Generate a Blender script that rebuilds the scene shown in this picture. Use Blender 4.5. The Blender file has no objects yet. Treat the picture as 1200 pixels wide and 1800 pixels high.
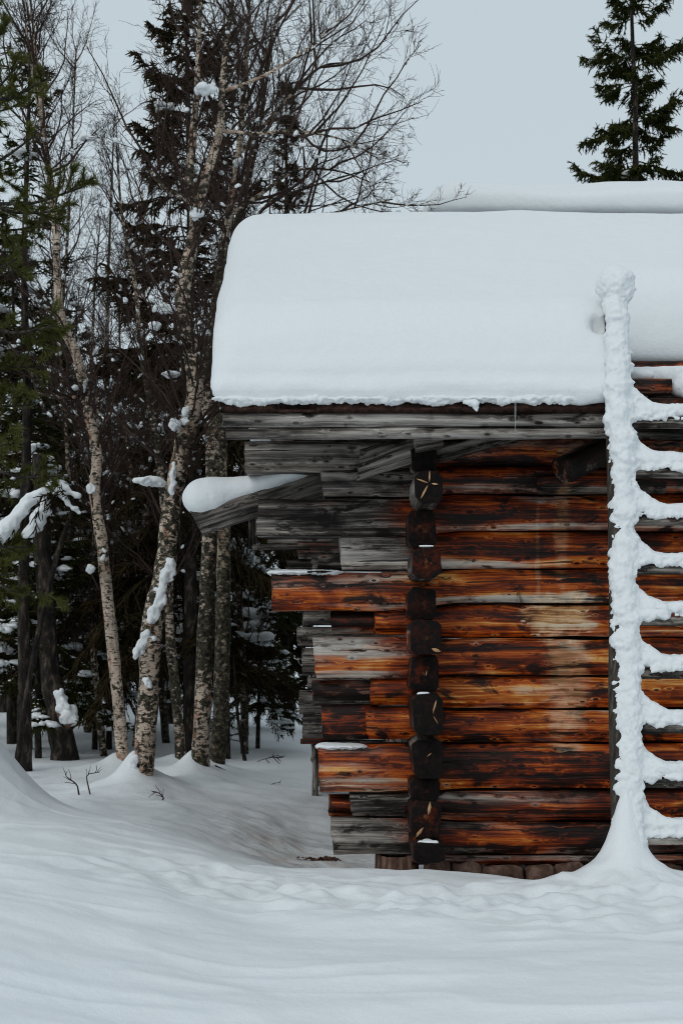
import bpy, math, random
import numpy as np
from mathutils import Vector, Matrix

random.seed(7)
RNG = np.random.default_rng(7)
SC = bpy.context.scene
COL = SC.collection

# ---------------------------------------------------------------- camera
ZC, CY, F = 1.277, -7.69, 2500.0            # eye height, camera y, focal length in units of a 1800 high frame
cam_d = bpy.data.cameras.new('camera')
cam = bpy.data.objects.new('camera', cam_d)
COL.objects.link(cam)
cam.location = (0, CY, ZC)
cam.rotation_euler = (math.radians(90), 0, 0)
cam_d.sensor_fit = 'VERTICAL'
cam_d.sensor_height = 36
cam_d.sensor_width = 24
cam_d.lens = 50
cam_d.shift_y = 230 / 1800
cam_d.clip_end = 2000
cam_d.dof.use_dof = True
cam_d.dof.focus_distance = 7.45
cam_d.dof.aperture_fstop = 5.6
SC.camera = cam

# ---------------------------------------------------------------- sky, sun, exposure
W = bpy.data.worlds.new('World')
SC.world = W
W.use_nodes = True
wn = W.node_tree
wn.nodes.clear()
SUN_EL, SUN_AZ = 38, -150                    # soft sun, high behind the camera's left shoulder
sky = wn.nodes.new('ShaderNodeTexSky')
sky.sky_type = 'NISHITA'
sky.sun_disc = False
sky.sun_elevation = math.radians(SUN_EL)
sky.sun_rotation = math.radians(SUN_AZ)
sky.air_density = 1.0
sky.dust_density = 4.0
hs = wn.nodes.new('ShaderNodeHueSaturation')
hs.inputs['Saturation'].default_value = 0.3
mx = wn.nodes.new('ShaderNodeMix')
mx.data_type = 'RGBA'
mx.inputs[0].default_value = 0.86            # the even cloud layer over the blue
mx.inputs[7].default_value = (5.35, 6.25, 6.75, 1)
bg = wn.nodes.new('ShaderNodeBackground')
bg.inputs['Strength'].default_value = 0.1
wo = wn.nodes.new('ShaderNodeOutputWorld')
wn.links.new(sky.outputs[0], hs.inputs['Color'])
wn.links.new(hs.outputs[0], mx.inputs[6])
wn.links.new(mx.outputs[2], bg.inputs['Color'])
wn.links.new(bg.outputs[0], wo.inputs['Surface'])

sun_d = bpy.data.lights.new('sun', 'SUN')
sun_d.energy = 0.5
sun_d.angle = math.radians(25)
sun_d.color = (1.0, 0.96, 0.91)
sun = bpy.data.objects.new('sun', sun_d)
COL.objects.link(sun)
sun.location = (-6, -8, 12)
az = math.radians(SUN_AZ)
sdir = Vector((math.sin(az) * math.cos(math.radians(SUN_EL)), math.cos(az) * math.cos(math.radians(SUN_EL)), math.sin(math.radians(SUN_EL))))
sun.rotation_euler = sdir.to_track_quat('Z', 'Y').to_euler()

SC.view_settings.view_transform = 'Standard'
SC.view_settings.look = 'None'
SC.view_settings.exposure = 0.1
SC.view_settings.gamma = 1.0
SC.render.engine = 'CYCLES'
SC.cycles.use_denoising = True
SC.cycles.filter_width = 1.0
SC.cycles.max_bounces = 6
SC.cycles.diffuse_bounces = 4


# ================================================================ helpers
def P(px, py, d):
    """a point seen at photo pixel (px, py), d metres in front of the camera"""
    return np.array(((px - 600) * d / F, d + CY, ZC + (1130 - py) * d / F))


_T = RNG.random((48, 48, 48)).astype(np.float32)


def vnoise(p, s=1.0, off=0.0):
    """value noise in -1..1, p is (N,3)"""
    q = np.asarray(p, dtype=np.float64) * s + off + 1000.0
    i = np.floor(q).astype(np.int64)
    f = q - i
    f = f * f * (3 - 2 * f)
    i0 = i % 48
    i1 = (i + 1) % 48
    x0, y0, z0 = i0[..., 0], i0[..., 1], i0[..., 2]
    x1, y1, z1 = i1[..., 0], i1[..., 1], i1[..., 2]
    fx, fy, fz = f[..., 0], f[..., 1], f[..., 2]
    a = _T[x0, y0, z0] * (1 - fx) + _T[x1, y0, z0] * fx
    b = _T[x0, y1, z0] * (1 - fx) + _T[x1, y1, z0] * fx
    c = _T[x0, y0, z1] * (1 - fx) + _T[x1, y0, z1] * fx
    d = _T[x0, y1, z1] * (1 - fx) + _T[x1, y1, z1] * fx
    a = a * (1 - fy) + b * fy
    c = c * (1 - fy) + d * fy
    return (a * (1 - fz) + c * fz) * 2 - 1


def fbm(p, s, octv=3, off=0.0, gain=0.5):
    r, a = 0, 1.0
    for k in range(octv):
        r = r + a * vnoise(p, s * 2 ** k, off + 17.3 * k)
        a *= gain
    return r


def mesh_np(name, V, quads=None, tris=None, smooth=False, mats=(), midx=None):
    me = bpy.data.meshes.new(name)
    V = np.asarray(V, dtype=np.float32)
    nq = 0 if quads is None else len(quads)
    nt = 0 if tris is None else len(tris)
    me.vertices.add(len(V))
    me.vertices.foreach_set('co', V.ravel())
    loops, starts = [], []
    if nq:
        loops.append(np.asarray(quads, dtype=np.int32).ravel())
        starts.append(np.arange(nq, dtype=np.int32) * 4)
    if nt:
        loops.append(np.asarray(tris, dtype=np.int32).ravel())
        starts.append(nq * 4 + np.arange(nt, dtype=np.int32) * 3)
    L = np.concatenate(loops)
    me.loops.add(len(L))
    me.loops.foreach_set('vertex_index', L)
    me.polygons.add(nq + nt)
    me.polygons.foreach_set('loop_start', np.concatenate(starts))
    me.update(calc_edges=True)
    me.validate()
    if smooth:
        me.polygons.foreach_set('use_smooth', np.ones(len(me.polygons), dtype=bool))
    for m in mats:
        me.materials.append(m)
    if midx is not None:
        me.polygons.foreach_set('material_index', np.asarray(midx, dtype=np.int32))
    return me


def link(name, me, parent=None, loc=None):
    o = bpy.data.objects.new(name, me)
    if name in ('branches', 'needles'):
        o['kind'] = 'stuff'
    COL.objects.link(o)
    if loc is not None:
        o.location = tuple(float(c) for c in loc)
    if parent is not None:
        o.parent = parent
        o.matrix_parent_inverse = Matrix.Translation(-Vector(world_loc(parent)))
    return o


def world_loc(o):
    return o['_w'] if '_w' in o else tuple(o.location)


def thing(name, label, cat, loc, group=None):
    o = bpy.data.objects.new(name, None)
    COL.objects.link(o)
    o.empty_display_size = 0.2
    o.location = tuple(float(c) for c in loc)
    o['label'] = label
    o['category'] = cat
    if group:
        o['group'] = group
    return o


class Bag:
    """collects vertices and faces for one mesh"""
    def __init__(self):
        self.V, self.Q, self.T, self.n = [], [], [], 0

    def add(self, V, Q=None, T=None):
        V = np.asarray(V, dtype=np.float64).reshape(-1, 3)
        if Q is not None and len(Q):
            self.Q.append(np.asarray(Q, dtype=np.int64) + self.n)
        if T is not None and len(T):
            self.T.append(np.asarray(T, dtype=np.int64) + self.n)
        self.V.append(V)
        self.n += len(V)

    def tubes(self, pts, rad, k=3, ell=None):
        """pts (M,n,3), rad (M,n): M tubes of n rings with k sides"""
        pts = np.asarray(pts, dtype=np.float64)
        if pts.ndim == 2:
            pts = pts[None]
        rad = np.asarray(rad, dtype=np.float64)
        if rad.ndim == 1:
            rad = np.repeat(rad[None], len(pts), 0)
        M, n, _ = pts.shape
        if M == 0:
            return
        t = np.gradient(pts, axis=1)
        t /= np.linalg.norm(t, axis=2, keepdims=True) + 1e-9
        ref = np.zeros_like(t)
        horiz = np.abs(t[:, :1, 2:3]) < 0.8
        ref[..., 2] = 1
        ref = np.where(horiz, ref, np.array([1.0, 0.0, 0.0]))
        u = np.cross(t, ref)
        u /= np.linalg.norm(u, axis=2, keepdims=True) + 1e-9
        v = np.cross(t, u)
        a = np.arange(k) * 2 * math.pi / k
        ring = u[:, :, None, :] * np.cos(a)[None, None, :, None] + v[:, :, None, :] * np.sin(a)[None, None, :, None]
        V = pts[:, :, None, :] + ring * rad[:, :, None, None]
        base = (np.arange(M) * n * k)[:, None, None]
        i = (np.arange(n - 1) * k)[None, :, None]
        j = np.arange(k)[None, None, :]
        j1 = (np.arange(k)[None, None, :] + 1) % k
        Q = np.stack([base + i + j, base + i + j1, base + i + k + j1, base + i + k + j], axis=-1).reshape(-1, 4)
        self.add(V.reshape(-1, 3), Q)

    def mesh(self, name, mats=(), smooth=False, midx=None):
        V = np.concatenate(self.V)
        Q = np.concatenate(self.Q) if self.Q else None
        T = np.concatenate(self.T) if self.T else None
        return mesh_np(name, V, Q, T, smooth, mats, midx)


def nets(f, lo, hi, h):
    """naive surface nets of an implicit solid f(p)<0"""
    ax = [np.arange(lo[i], hi[i] + h, h) for i in range(3)]
    X, Y, Z = np.meshgrid(*ax, indexing='ij')
    V = f(X, Y, Z).astype(np.float32)
    S = V < 0
    n = V.shape
    c = tuple(k - 1 for k in n)
    cnt = np.zeros(c, dtype=np.int8)
    for a in (0, 1):
        for b in (0, 1):
            for d in (0, 1):
                cnt += S[a:a + c[0], b:b + c[1], d:d + c[2]]
    act = (cnt > 0) & (cnt < 8)
    cells = np.argwhere(act)
    idx = np.full(c, -1, dtype=np.int64)
    idx[act] = np.arange(len(cells))
    acc = np.zeros((len(cells), 3))
    num = np.zeros(len(cells))
    ci = cells.T
    for axis in range(3):
        o1, o2 = [k for k in range(3) if k != axis]
        for a in (0, 1):
            for b in (0, 1):
                s = [0, 0, 0]
                s[o1], s[o2] = a, b
                e = list(s)
                e[axis] = 1
                va = V[ci[0] + s[0], ci[1] + s[1], ci[2] + s[2]]
                vb = V[ci[0] + e[0], ci[1] + e[1], ci[2] + e[2]]
                m = (va < 0) != (vb < 0)
                t = np.where(m, va / np.where(m, va - vb, 1), 0)
                pos = np.tile(np.array(s, dtype=float), (len(cells), 1))
                pos[:, axis] = t
                acc[m] += pos[m]
                num[m] += 1
    verts = (cells + acc / np.maximum(num, 1)[:, None]) * h + np.array(lo)
    quads = []
    for axis in range(3):
        o1, o2 = [k for k in range(3) if k != axis]
        sl0 = [slice(1, -1)] * 3
        sl1 = [slice(1, -1)] * 3
        sl0[axis] = slice(0, -1)
        sl1[axis] = slice(1, None)
        A, B = S[tuple(sl0)], S[tuple(sl1)]
        off = np.array([1, 1, 1])
        off[axis] = 0
        for flip, m in ((0, A & ~B), (1, ~A & B)):
            e = np.argwhere(m) + off
            if not len(e):
                continue
            q = []
            for a, b in ((0, 0), (1, 0), (1, 1), (0, 1)):
                g = e.copy()
                g[:, o1] -= 1 - a
                g[:, o2] -= 1 - b
                q.append(idx[g[:, 0], g[:, 1], g[:, 2]])
            q = np.stack(q, 1)
            if (axis == 1) != (flip == 1):
                q = q[:, ::-1]
            quads.append(q)
    Q = np.concatenate(quads)
    Q = Q[(Q >= 0).all(1)]
    return verts, Q


def vnormals(V, Q):
    a, b, c, d = (V[Q[:, k]] for k in range(4))
    fn = np.cross(c - a, d - b)
    N = np.zeros_like(V)
    for k in range(4):
        np.add.at(N, Q[:, k], fn)
    return N / (np.linalg.norm(N, axis=1, keepdims=True) + 1e-12)


def smin(a, b, k):
    h = np.clip(0.5 + 0.5 * (b - a) / k, 0, 1)
    return b * (1 - h) + a * h - k * h * (1 - h)


def blob_field(prims, k=0.03):
    """prims: (x,y,z,rx,ry,rz) ellipsoids or ('cap', a, b, ra, rb) capsules, smoothly joined; evaluated locally"""
    def f(X, Y, Z):
        R = np.full(X.shape, 1.0, dtype=np.float32)
        xs, ys, zs = X[:, 0, 0], Y[0, :, 0], Z[0, 0, :]
        for p in prims:
            if p[0] == 'cap':
                a, b, ra, rb = np.array(p[1]), np.array(p[2]), p[3], p[4]
                lo = np.minimum(a, b) - max(ra, rb) - 2.5 * k - 0.03
                hi = np.maximum(a, b) + max(ra, rb) + 2.5 * k + 0.03
            else:
                c, r = np.array(p[:3]), np.array(p[3:6])
                lo, hi = c - r - 2.5 * k - 0.03, c + r + 2.5 * k + 0.03
            sl = tuple(slice(np.searchsorted(v, l), np.searchsorted(v, h_)) for v, l, h_ in ((xs, lo[0], hi[0]), (ys, lo[1], hi[1]), (zs, lo[2], hi[2])))
            x, y, z = X[sl], Y[sl], Z[sl]
            if x.size == 0:
                continue
            if p[0] == 'cap':
                ab = b - a
                t = ((x - a[0]) * ab[0] + (y - a[1]) * ab[1] + (z - a[2]) * ab[2]) / (ab @ ab)
                t = np.clip(t, 0, 1)
                d = np.sqrt((x - a[0] - t * ab[0]) ** 2 + (y - a[1] - t * ab[1]) ** 2 + (z - a[2] - t * ab[2]) ** 2) - (ra + (rb - ra) * t)
            else:
                q = np.sqrt(((x - c[0]) / r[0]) ** 2 + ((y - c[1]) / r[1]) ** 2 + ((z - c[2]) / r[2]) ** 2)
                d = (q - 1) * r.min()
            R[sl] = smin(R[sl], d, k)
        return R
    return f


def snow_blob(name, prims, parent, h=0.012, k=0.03, amp=0.006, fs=22.0, mat=None, label=None, amp2=0.0, fs2=7.0):
    los, his = [], []
    for p in prims:
        if p[0] == 'cap':
            r = max(p[3], p[4])
            los.append(np.minimum(p[1], p[2]) - r)
            his.append(np.maximum(p[1], p[2]) + r)
        else:
            los.append(np.array(p[:3]) - np.array(p[3:6]))
            his.append(np.array(p[:3]) + np.array(p[3:6]))
    lo = np.min(los, 0) - 0.04
    hi = np.max(his, 0) + 0.04
    V, Q = nets(blob_field(prims, k), lo, hi, h)
    N = vnormals(V, Q)
    V = V + N * (amp * (1.15 - 0.75 * np.clip(N[:, 2], 0, 1)) * fbm(V, fs, 3, 0.0, 0.6))[:, None]
    if amp2:
        V = V + N * (amp2 * fbm(V, fs2, 2, 5.5))[:, None]
    c = V.mean(0)
    o = link(name, mesh_np(name, V - c, Q, None, True, (mat or M_SNOW,)), parent, c)
    if label:
        o['label'] = label
    return o


# ---------------------------------------------------------------- node helper
class NT:
    def __init__(self, name):
        self.m = bpy.data.materials.new(name)
        self.m.use_nodes = True
        self.t = self.m.node_tree
        self.t.nodes.clear()
        self.out = self.t.nodes.new('ShaderNodeOutputMaterial')
        self.b = self.n('ShaderNodeBsdfPrincipled')
        self.t.links.new(self.b.outputs[0], self.out.inputs['Surface'])

    def n(self, typ, **kw):
        nd = self.t.nodes.new(typ)
        for k, v in kw.items():
            setattr(nd, k, v)
        return nd

    def put(self, sock, v):
        if hasattr(v, 'is_output'):
            self.t.links.new(v, sock)
        elif v is not None:
            sock.default_value = v

    def math(self, op, a, b=None, c=None, clamp=False):
        nd = self.n('ShaderNodeMath', operation=op, use_clamp=clamp)
        self.put(nd.inputs[0], a)
        self.put(nd.inputs[1], b)
        self.put(nd.inputs[2], c)
        return nd.outputs[0]

    def vmath(self, op, a, b=None):
        nd = self.n('ShaderNodeVectorMath', operation=op)
        self.put(nd.inputs[0], a)
        if b is not None:
            self.put(nd.inputs[1], b)
        return nd.outputs['Value'] if op in ('LENGTH', 'DISTANCE', 'DOT_PRODUCT') else nd.outputs[0]

    def noise(self, vec, scale=1, detail=4, rough=0.55, dist=0):
        nd = self.n('ShaderNodeTexNoise')
        self.put(nd.inputs['Vector'], vec)
        nd.inputs['Scale'].default_value = scale
        nd.inputs['Detail'].default_value = detail
        nd.inputs['Roughness'].default_value = rough
        nd.inputs['Distortion'].default_value = dist
        return nd.outputs['Fac']

    def ramp(self, fac, stops):
        nd = self.n('ShaderNodeValToRGB')
        e = nd.color_ramp.elements
        while len(e) < len(stops):
            e.new(0.5)
        for el, (p, c) in zip(e, stops):
            el.position = p
            el.color = c if len(c) == 4 else (*c, 1)
        self.put(nd.inputs[0], fac)
        return nd.outputs[0]

    def step(self, x, a, b):
        nd = self.n('ShaderNodeMapRange', interpolation_type='SMOOTHSTEP')
        self.put(nd.inputs[0], x)
        nd.inputs[1].default_value = a
        nd.inputs[2].default_value = b
        return nd.outputs[0]

    def mix(self, f, a, b, mode='MIX'):
        nd = self.n('ShaderNodeMix', data_type='RGBA', blend_type=mode)
        self.put(nd.inputs[0], f)
        self.put(nd.inputs[6], a if hasattr(a, 'is_output') else (*a, 1))
        self.put(nd.inputs[7], b if hasattr(b, 'is_output') else (*b, 1))
        return nd.outputs[2]

    def bump(self, h, strength=0.5, dist=0.01):
        nd = self.n('ShaderNodeBump')
        nd.inputs['Strength'].default_value = strength
        nd.inputs['Distance'].default_value = dist
        self.put(nd.inputs['Height'], h)
        self.t.links.new(nd.outputs[0], self.b.inputs['Normal'])

    def done(self, col, rough=0.8, spec=0.3):
        self.put(self.b.inputs['Base Color'], col if hasattr(col, 'is_output') else (*col, 1))
        self.put(self.b.inputs['Roughness'], rough)
        self.b.inputs['Specular IOR Level'].default_value = spec
        return self.m

    def pos(self):
        return self.n('ShaderNodeNewGeometry').outputs['Position']

    def obj(self):
        """object coordinates, shifted by a random amount per object"""
        tc = self.n('ShaderNodeTexCoord').outputs['Object']
        r = self.n('ShaderNodeObjectInfo').outputs['Random']
        return self.vmath('ADD', tc, self.math('MULTIPLY', r, 37.0))

    def attr(self, name):
        return self.n('ShaderNodeAttribute', attribute_type='OBJECT', attribute_name=name).outputs['Fac']


def mat_snow(name, dirt=False, tint=(0.80, 0.825, 0.84)):
    t = NT(name)
    p = t.pos()
    col = tint
    if dirt:
        big = t.noise(t.vmath('MULTIPLY', p, (1.2, 1.2, 1.2)), 1.3, 4)
        sp = t.n('ShaderNodeSeparateXYZ')
        t.put(sp.inputs[0], p)
        # needle and bark litter blown along the hollow between birches and cabin
        dx = t.math('SUBTRACT', sp.outputs[0], -0.35)
        dy = t.math('SUBTRACT', sp.outputs[1], 1.7)
        e = t.math('ADD', t.math('POWER', t.math('DIVIDE', t.math('ADD', dx, t.math('MULTIPLY', dy, 0.35)), 0.75), 2), t.math('POWER', t.math('DIVIDE', dy, 1.5), 2))
        reg = t.math('EXPONENT', t.math('MULTIPLY', e, -1.0))
        rot = t.n('ShaderNodeVectorRotate', rotation_type='Z_AXIS')
        t.put(rot.inputs['Vector'], p)
        rot.inputs['Angle'].default_value = 0.55
        streak = t.noise(t.vmath('MULTIPLY', rot.outputs[0], (2.0, 11.0, 4.0)), 1.6, 6, 0.68)
        fac = t.math('MULTIPLY', reg, t.step(streak, 0.35, 0.75))
        col = t.mix(t.math('MULTIPLY', fac, 0.9), tint, (0.40, 0.32, 0.27))
        spk = t.noise(p, 60, 2, 0.5)
        col = t.mix(t.math('MULTIPLY', reg, t.step(spk, 0.68, 0.74)), col, (0.12, 0.07, 0.04))
        col = t.mix(t.math('MULTIPLY', t.step(big, 0.4, 0.7), 0.25), col, (0.80, 0.83, 0.87))
    n1 = t.noise(p, 14, 5, 0.6)
    n2 = t.noise(p, 140, 3, 0.6)
    h = t.math('ADD', n1, t.math('MULTIPLY', n2, 0.30))
    t.bump(h, 0.42, 0.02)
    t.b.inputs['Subsurface Weight'].default_value = 0.0
    return t.done(col, 0.65, 0.25)


def mat_wood(name, bright=1.0, pale=0.0, stain=False):
    """hewn timber along local X: orange where sheltered, grey where weathered, dark in the streaks"""
    t = NT(name)
    v = t.obj()
    wob = t.noise(v, 1.6, 3)
    kn = t.n('ShaderNodeTexVoronoi')
    t.put(kn.inputs['Vector'], t.vmath('MULTIPLY', v, (3.0, 3.0, 6.8)))
    kd = kn.outputs['Distance']
    cellr = t.n('ShaderNodeSeparateColor')
    t.put(cellr.inputs[0], kn.outputs['Color'])
    on = t.step(cellr.outputs[0], 0.72, 0.77)
    kpush = t.math('MULTIPLY', t.math('EXPONENT', t.math('MULTIPLY', kd, -5.0)), on)
    wv = t.n('ShaderNodeCombineXYZ')
    t.put(wv.inputs[0], 0.0)
    t.put(wv.inputs[1], t.math('MULTIPLY', kpush, 0.05))
    t.put(wv.inputs[2], t.math('ADD', t.math('MULTIPLY', wob, 0.05), t.math('MULTIPLY', kpush, 0.05)))
    v2 = t.vmath('ADD', v, wv.outputs[0])
    fine = t.noise(t.vmath('MULTIPLY', v2, (1.5, 85.0, 85.0)), 1.0, 5, 0.7)
    mid = t.noise(t.vmath('MULTIPLY', v2, (0.75, 22.0, 22.0)), 1.0, 4, 0.6, 0.1)
    broad = t.noise(t.vmath('MULTIPLY', v2, (0.7, 7.5, 7.5)), 1.0, 3, 0.55, 0.2)
    blot = t.noise(t.vmath('MULTIPLY', v, (2.4, 4.0, 5.2)), 1.6, 5, 0.66, 0.7)
    patch = t.noise(t.vmath('MULTIPLY', v, (1.2, 3.0, 3.6)), 1.3, 3, 0.55, 0.3)

    def amp(x, k):
        return t.math('MULTIPLY', t.math('SUBTRACT', x, 0.5), k)
    g = t.math('ADD', t.math('ADD', amp(fine, 1.5), amp(mid, 1.6)), t.math('ADD', t.math('ADD', amp(broad, 1.2), amp(t.noise(t.vmath('MULTIPLY', v, (2.2, 4.0, 6.0)), 1.0, 4, 0.6, 0.8), 1.5)), t.math('ADD', 0.41, t.attr('lift'))))
    warm = t.ramp(g, [(0.0, (0.005, 0.0016, 0.001)), (0.22, (0.028, 0.0048, 0.0012)), (0.46, (0.165, 0.0205, 0.0016)), (0.68, (0.43, 0.080, 0.005)), (0.86, (0.56, 0.19, 0.03)), (1.0, (0.74, 0.38, 0.12))])
    grey = t.ramp(g, [(0.0, (0.006, 0.0055, 0.005)), (0.25, (0.04, 0.035, 0.031)), (0.55, (0.17, 0.150, 0.132)), (1.0, (0.48, 0.44, 0.40))])
    # weathering of the wall part and of the exposed tail
    sp = t.n('ShaderNodeSeparateXYZ')
    t.put(sp.inputs[0], t.pos())
    tail = t.math('SUBTRACT', 1.0, t.step(t.math('ADD', sp.outputs[0], amp(patch, 0.5)), 0.15, 0.50))
    w0, w1 = t.attr('weather'), t.attr('tail_weather')
    wf = t.math('ADD', w0, t.math('MULTIPLY', tail, t.math('SUBTRACT', w1, w0)))
    wf = t.math('ADD', wf, t.math('ADD', amp(patch, 1.3), amp(broad, 2.2)))
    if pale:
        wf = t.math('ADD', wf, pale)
    wf = t.step(wf, 0.25, 0.75)
    col = t.mix(wf, warm, grey)
    dk = t.math('ADD', t.attr('dark'), t.math('ADD', amp(blot, 4.0), amp(mid, -1.5)))
    col = t.mix(t.math('MULTIPLY', t.step(dk, 0.10, 0.62), 0.95), col, (0.006, 0.0028, 0.002))
    ksz = t.math('MULTIPLY', t.math('SUBTRACT', cellr.outputs[1], 0.35), 0.14)
    knot = t.math('MULTIPLY', t.math('SUBTRACT', 1.0, t.step(t.math('SUBTRACT', t.math('ADD', kd, amp(patch, 0.25)), ksz), 0.07, 0.15)), t.math('MULTIPLY', on, t.math('SUBTRACT', 1.0, t.math('MULTIPLY', wf, 0.6))))
    halo = t.math('MULTIPLY', t.math('SUBTRACT', 1.0, t.step(t.math('ADD', kd, amp(patch, 0.4)), 0.12, 0.34)), on)
    col = t.mix(t.math('MULTIPLY', halo, 0.55), col, (0.02, 0.006, 0.003))
    col = t.mix(t.math('MULTIPLY', knot, 0.9), col, (0.013, 0.004, 0.003))
    if stain:
        p = t.pos()
        jag = t.math('ADD', amp(t.noise(t.vmath('MULTIPLY', p, (4.0, 1.0, 5.0)), 1.6, 5, 0.65, 0.4), 1.8), t.math('ADD', amp(mid, 1.6), amp(fine, 0.9)))

        def spot(cx, cz, rx, rz, amt):
            e = t.math('ADD', t.math('POWER', t.math('DIVIDE', t.math('SUBTRACT', sp.outputs[0], cx), rx), 2), t.math('POWER', t.math('DIVIDE', t.math('SUBTRACT', sp.outputs[2], cz), rz), 2))
            s = t.math('ADD', t.math('EXPONENT', t.math('MULTIPLY', e, -1.0)), jag)
            s = t.math('MULTIPLY', s, t.step(t.math('EXPONENT', t.math('MULTIPLY', e, -1.0)), 0.05, 0.4))
            return t.math('MULTIPLY', t.step(s, 0.30, 0.95), amt)
        a = spot(1.18, 1.42, 0.21, 0.15, 1.0)
        b = spot(1.22, 1.12, 0.14, 0.45, 0.4)
        c = spot(1.19, 1.95, 0.045, 0.55, 0.22)
        c2 = spot(1.06, 1.72, 0.018, 0.3, 0.25)
        s = t.math('MAXIMUM', t.math('MAXIMUM', a, b), t.math('MAXIMUM', c, c2))
        s = t.math('MULTIPLY', s, t.math('SUBTRACT', 1.0, t.math('MULTIPLY', knot, 0.9)))
        col = t.mix(s, col, t.ramp(g, [(0.1, (0.22, 0.07, 0.015)), (0.45, (0.58, 0.33, 0.14)), (0.8, (0.80, 0.68, 0.52))]))
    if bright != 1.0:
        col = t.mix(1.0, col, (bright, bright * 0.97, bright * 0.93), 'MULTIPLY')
    crack = t.step(t.noise(t.vmath('MULTIPLY', v2, (0.9, 30.0, 30.0)), 1.0, 3, 0.5, 0.2), 0.33, 0.37)
    col = t.mix(t.math('MULTIPLY', t.math('SUBTRACT', 1.0, crack), 0.85), col, (0.006, 0.004, 0.003))
    hgt = t.math('ADD', t.math('MULTIPLY', fine, 0.7), t.math('ADD', t.math('MULTIPLY', crack, 0.6), t.math('MULTIPLY', knot, -0.3)))
    t.bump(hgt, 0.6, 0.012)
    return t.done(col, t.math('ADD', 0.5, t.math('MULTIPLY', wf, 0.3)), 0.25)


def mat_endgrain(name):
    """sawn log end, face in the local YZ plane, origin at the pith"""
    t = NT(name)
    tc = t.n('ShaderNodeTexCoord').outputs['Object']
    rnd = t.n('ShaderNodeObjectInfo').outputs['Random']
    v = t.vmath('MULTIPLY', tc, (0.0, 1.0, 1.0))
    w = t.vmath('ADD', tc, t.math('MULTIPLY', rnd, 31.0))
    n = t.noise(w, 14, 6, 0.7, 0.6)
    n2 = t.noise(w, 38, 5, 0.7)
    r = t.vmath('LENGTH', v)
    rr = t.math('ADD', r, t.math('MULTIPLY', t.math('SUBTRACT', n, 0.5), 0.02))
    rings = t.math('SINE', t.math('MULTIPLY', rr, 1100.0))
    f = t.math('ADD', t.math('MULTIPLY', r, -5.0), t.math('ADD', t.math('MULTIPLY', t.math('SUBTRACT', n, 0.5), 3.2), t.math('MULTIPLY', t.math('SUBTRACT', n2, 0.5), 1.5)))
    f = t.math('MULTIPLY', t.step(f, -0.45, 0.35), t.attr('warm'))
    dkc = t.ramp(n2, [(0.35, (0.003, 0.002, 0.002)), (0.55, (0.012, 0.006, 0.005)), (0.72, (0.045, 0.02, 0.012))])
    col = t.mix(f, dkc, (0.15, 0.022, 0.004))
    hot = t.math('MULTIPLY', t.step(t.math('ADD', t.math('MULTIPLY', r, -14.0), t.math('MULTIPLY', t.math('SUBTRACT', n2, 0.5), 3.0)), -0.3, 0.6), t.attr('warm'))
    col = t.mix(hot, col, (0.45, 0.16, 0.045))
    col = t.mix(t.math('MULTIPLY', t.step(rings, 0.2, 1.0), 0.35), col, (0.005, 0.003, 0.003))
    t.bump(t.math('ADD', n2, t.math('MULTIPLY', rings, 0.1)), 1.0, 0.025)
    return t.done(col, 0.6, 0.2)


def mat_birch(name, dark=0.0, tint=(0.62, 0.52, 0.44)):
    t = NT(name)
    v = t.obj()
    sp = t.n('ShaderNodeSeparateXYZ')
    t.put(sp.inputs[0], v)
    base = t.ramp(t.noise(t.vmath('MULTIPLY', v, (5, 5, 3)), 1.5, 4), [(0.3, tuple(c * 0.5 for c in tint)), (0.5, tint), (0.72, tuple(min(1, c * 1.25) for c in tint))])
    peel = t.noise(t.vmath('MULTIPLY', v, (9, 9, 4)), 1.0, 3)
    base = t.mix(t.math('MULTIPLY', t.step(peel, 0.56, 0.66), 0.75), base, (0.30, 0.13, 0.07))
    lent = t.noise(t.vmath('MULTIPLY', v, (14, 14, 95)), 1.0, 3, 0.6)
    col = t.mix(t.step(lent, 0.56, 0.63), base, (0.035, 0.026, 0.022))
    lich = t.noise(t.vmath('MULTIPLY', v, (20, 20, 26)), 1.0, 5, 0.68)
    reg = t.noise(v, 1.1, 3)
    l = t.math('ADD', lich, t.math('MULTIPLY', t.math('SUBTRACT', reg, 0.5), 0.6))
    l = t.step(t.math('ADD', l, dark), 0.49, 0.57)
    lc = t.ramp(t.noise(v, 30, 3), [(0.35, (0.010, 0.009, 0.008)), (0.55, (0.05, 0.043, 0.028)), (0.7, (0.12, 0.11, 0.07))])
    col = t.mix(l, col, lc)
    t.bump(t.math('ADD', lich, t.math('MULTIPLY', lent, 0.4)), 0.9, 0.02)
    return t.done(col, 0.85, 0.2)


def mat_simple(name, stops, scale=6, rough=0.85, bump=0.5, stretch=(1, 1, 1), dist=0.02):
    t = NT(name)
    v = t.obj()
    n = t.noise(t.vmath('MULTIPLY', v, stretch), scale, 6, 0.65)
    t.bump(n, bump, dist)
    return t.done(t.ramp(n, stops), rough, 0.25)


def mat_needles(name, stops, scale=3.0):
    t = NT(name)
    v = t.obj()
    n = t.noise(v, scale, 3, 0.6)
    f = t.noise(v, 45, 2, 0.6)
    col = t.ramp(t.math('ADD', t.math('MULTIPLY', n, 0.6), t.math('MULTIPLY', f, 0.4)), stops)
    return t.done(col, 0.9, 0.03)


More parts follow.
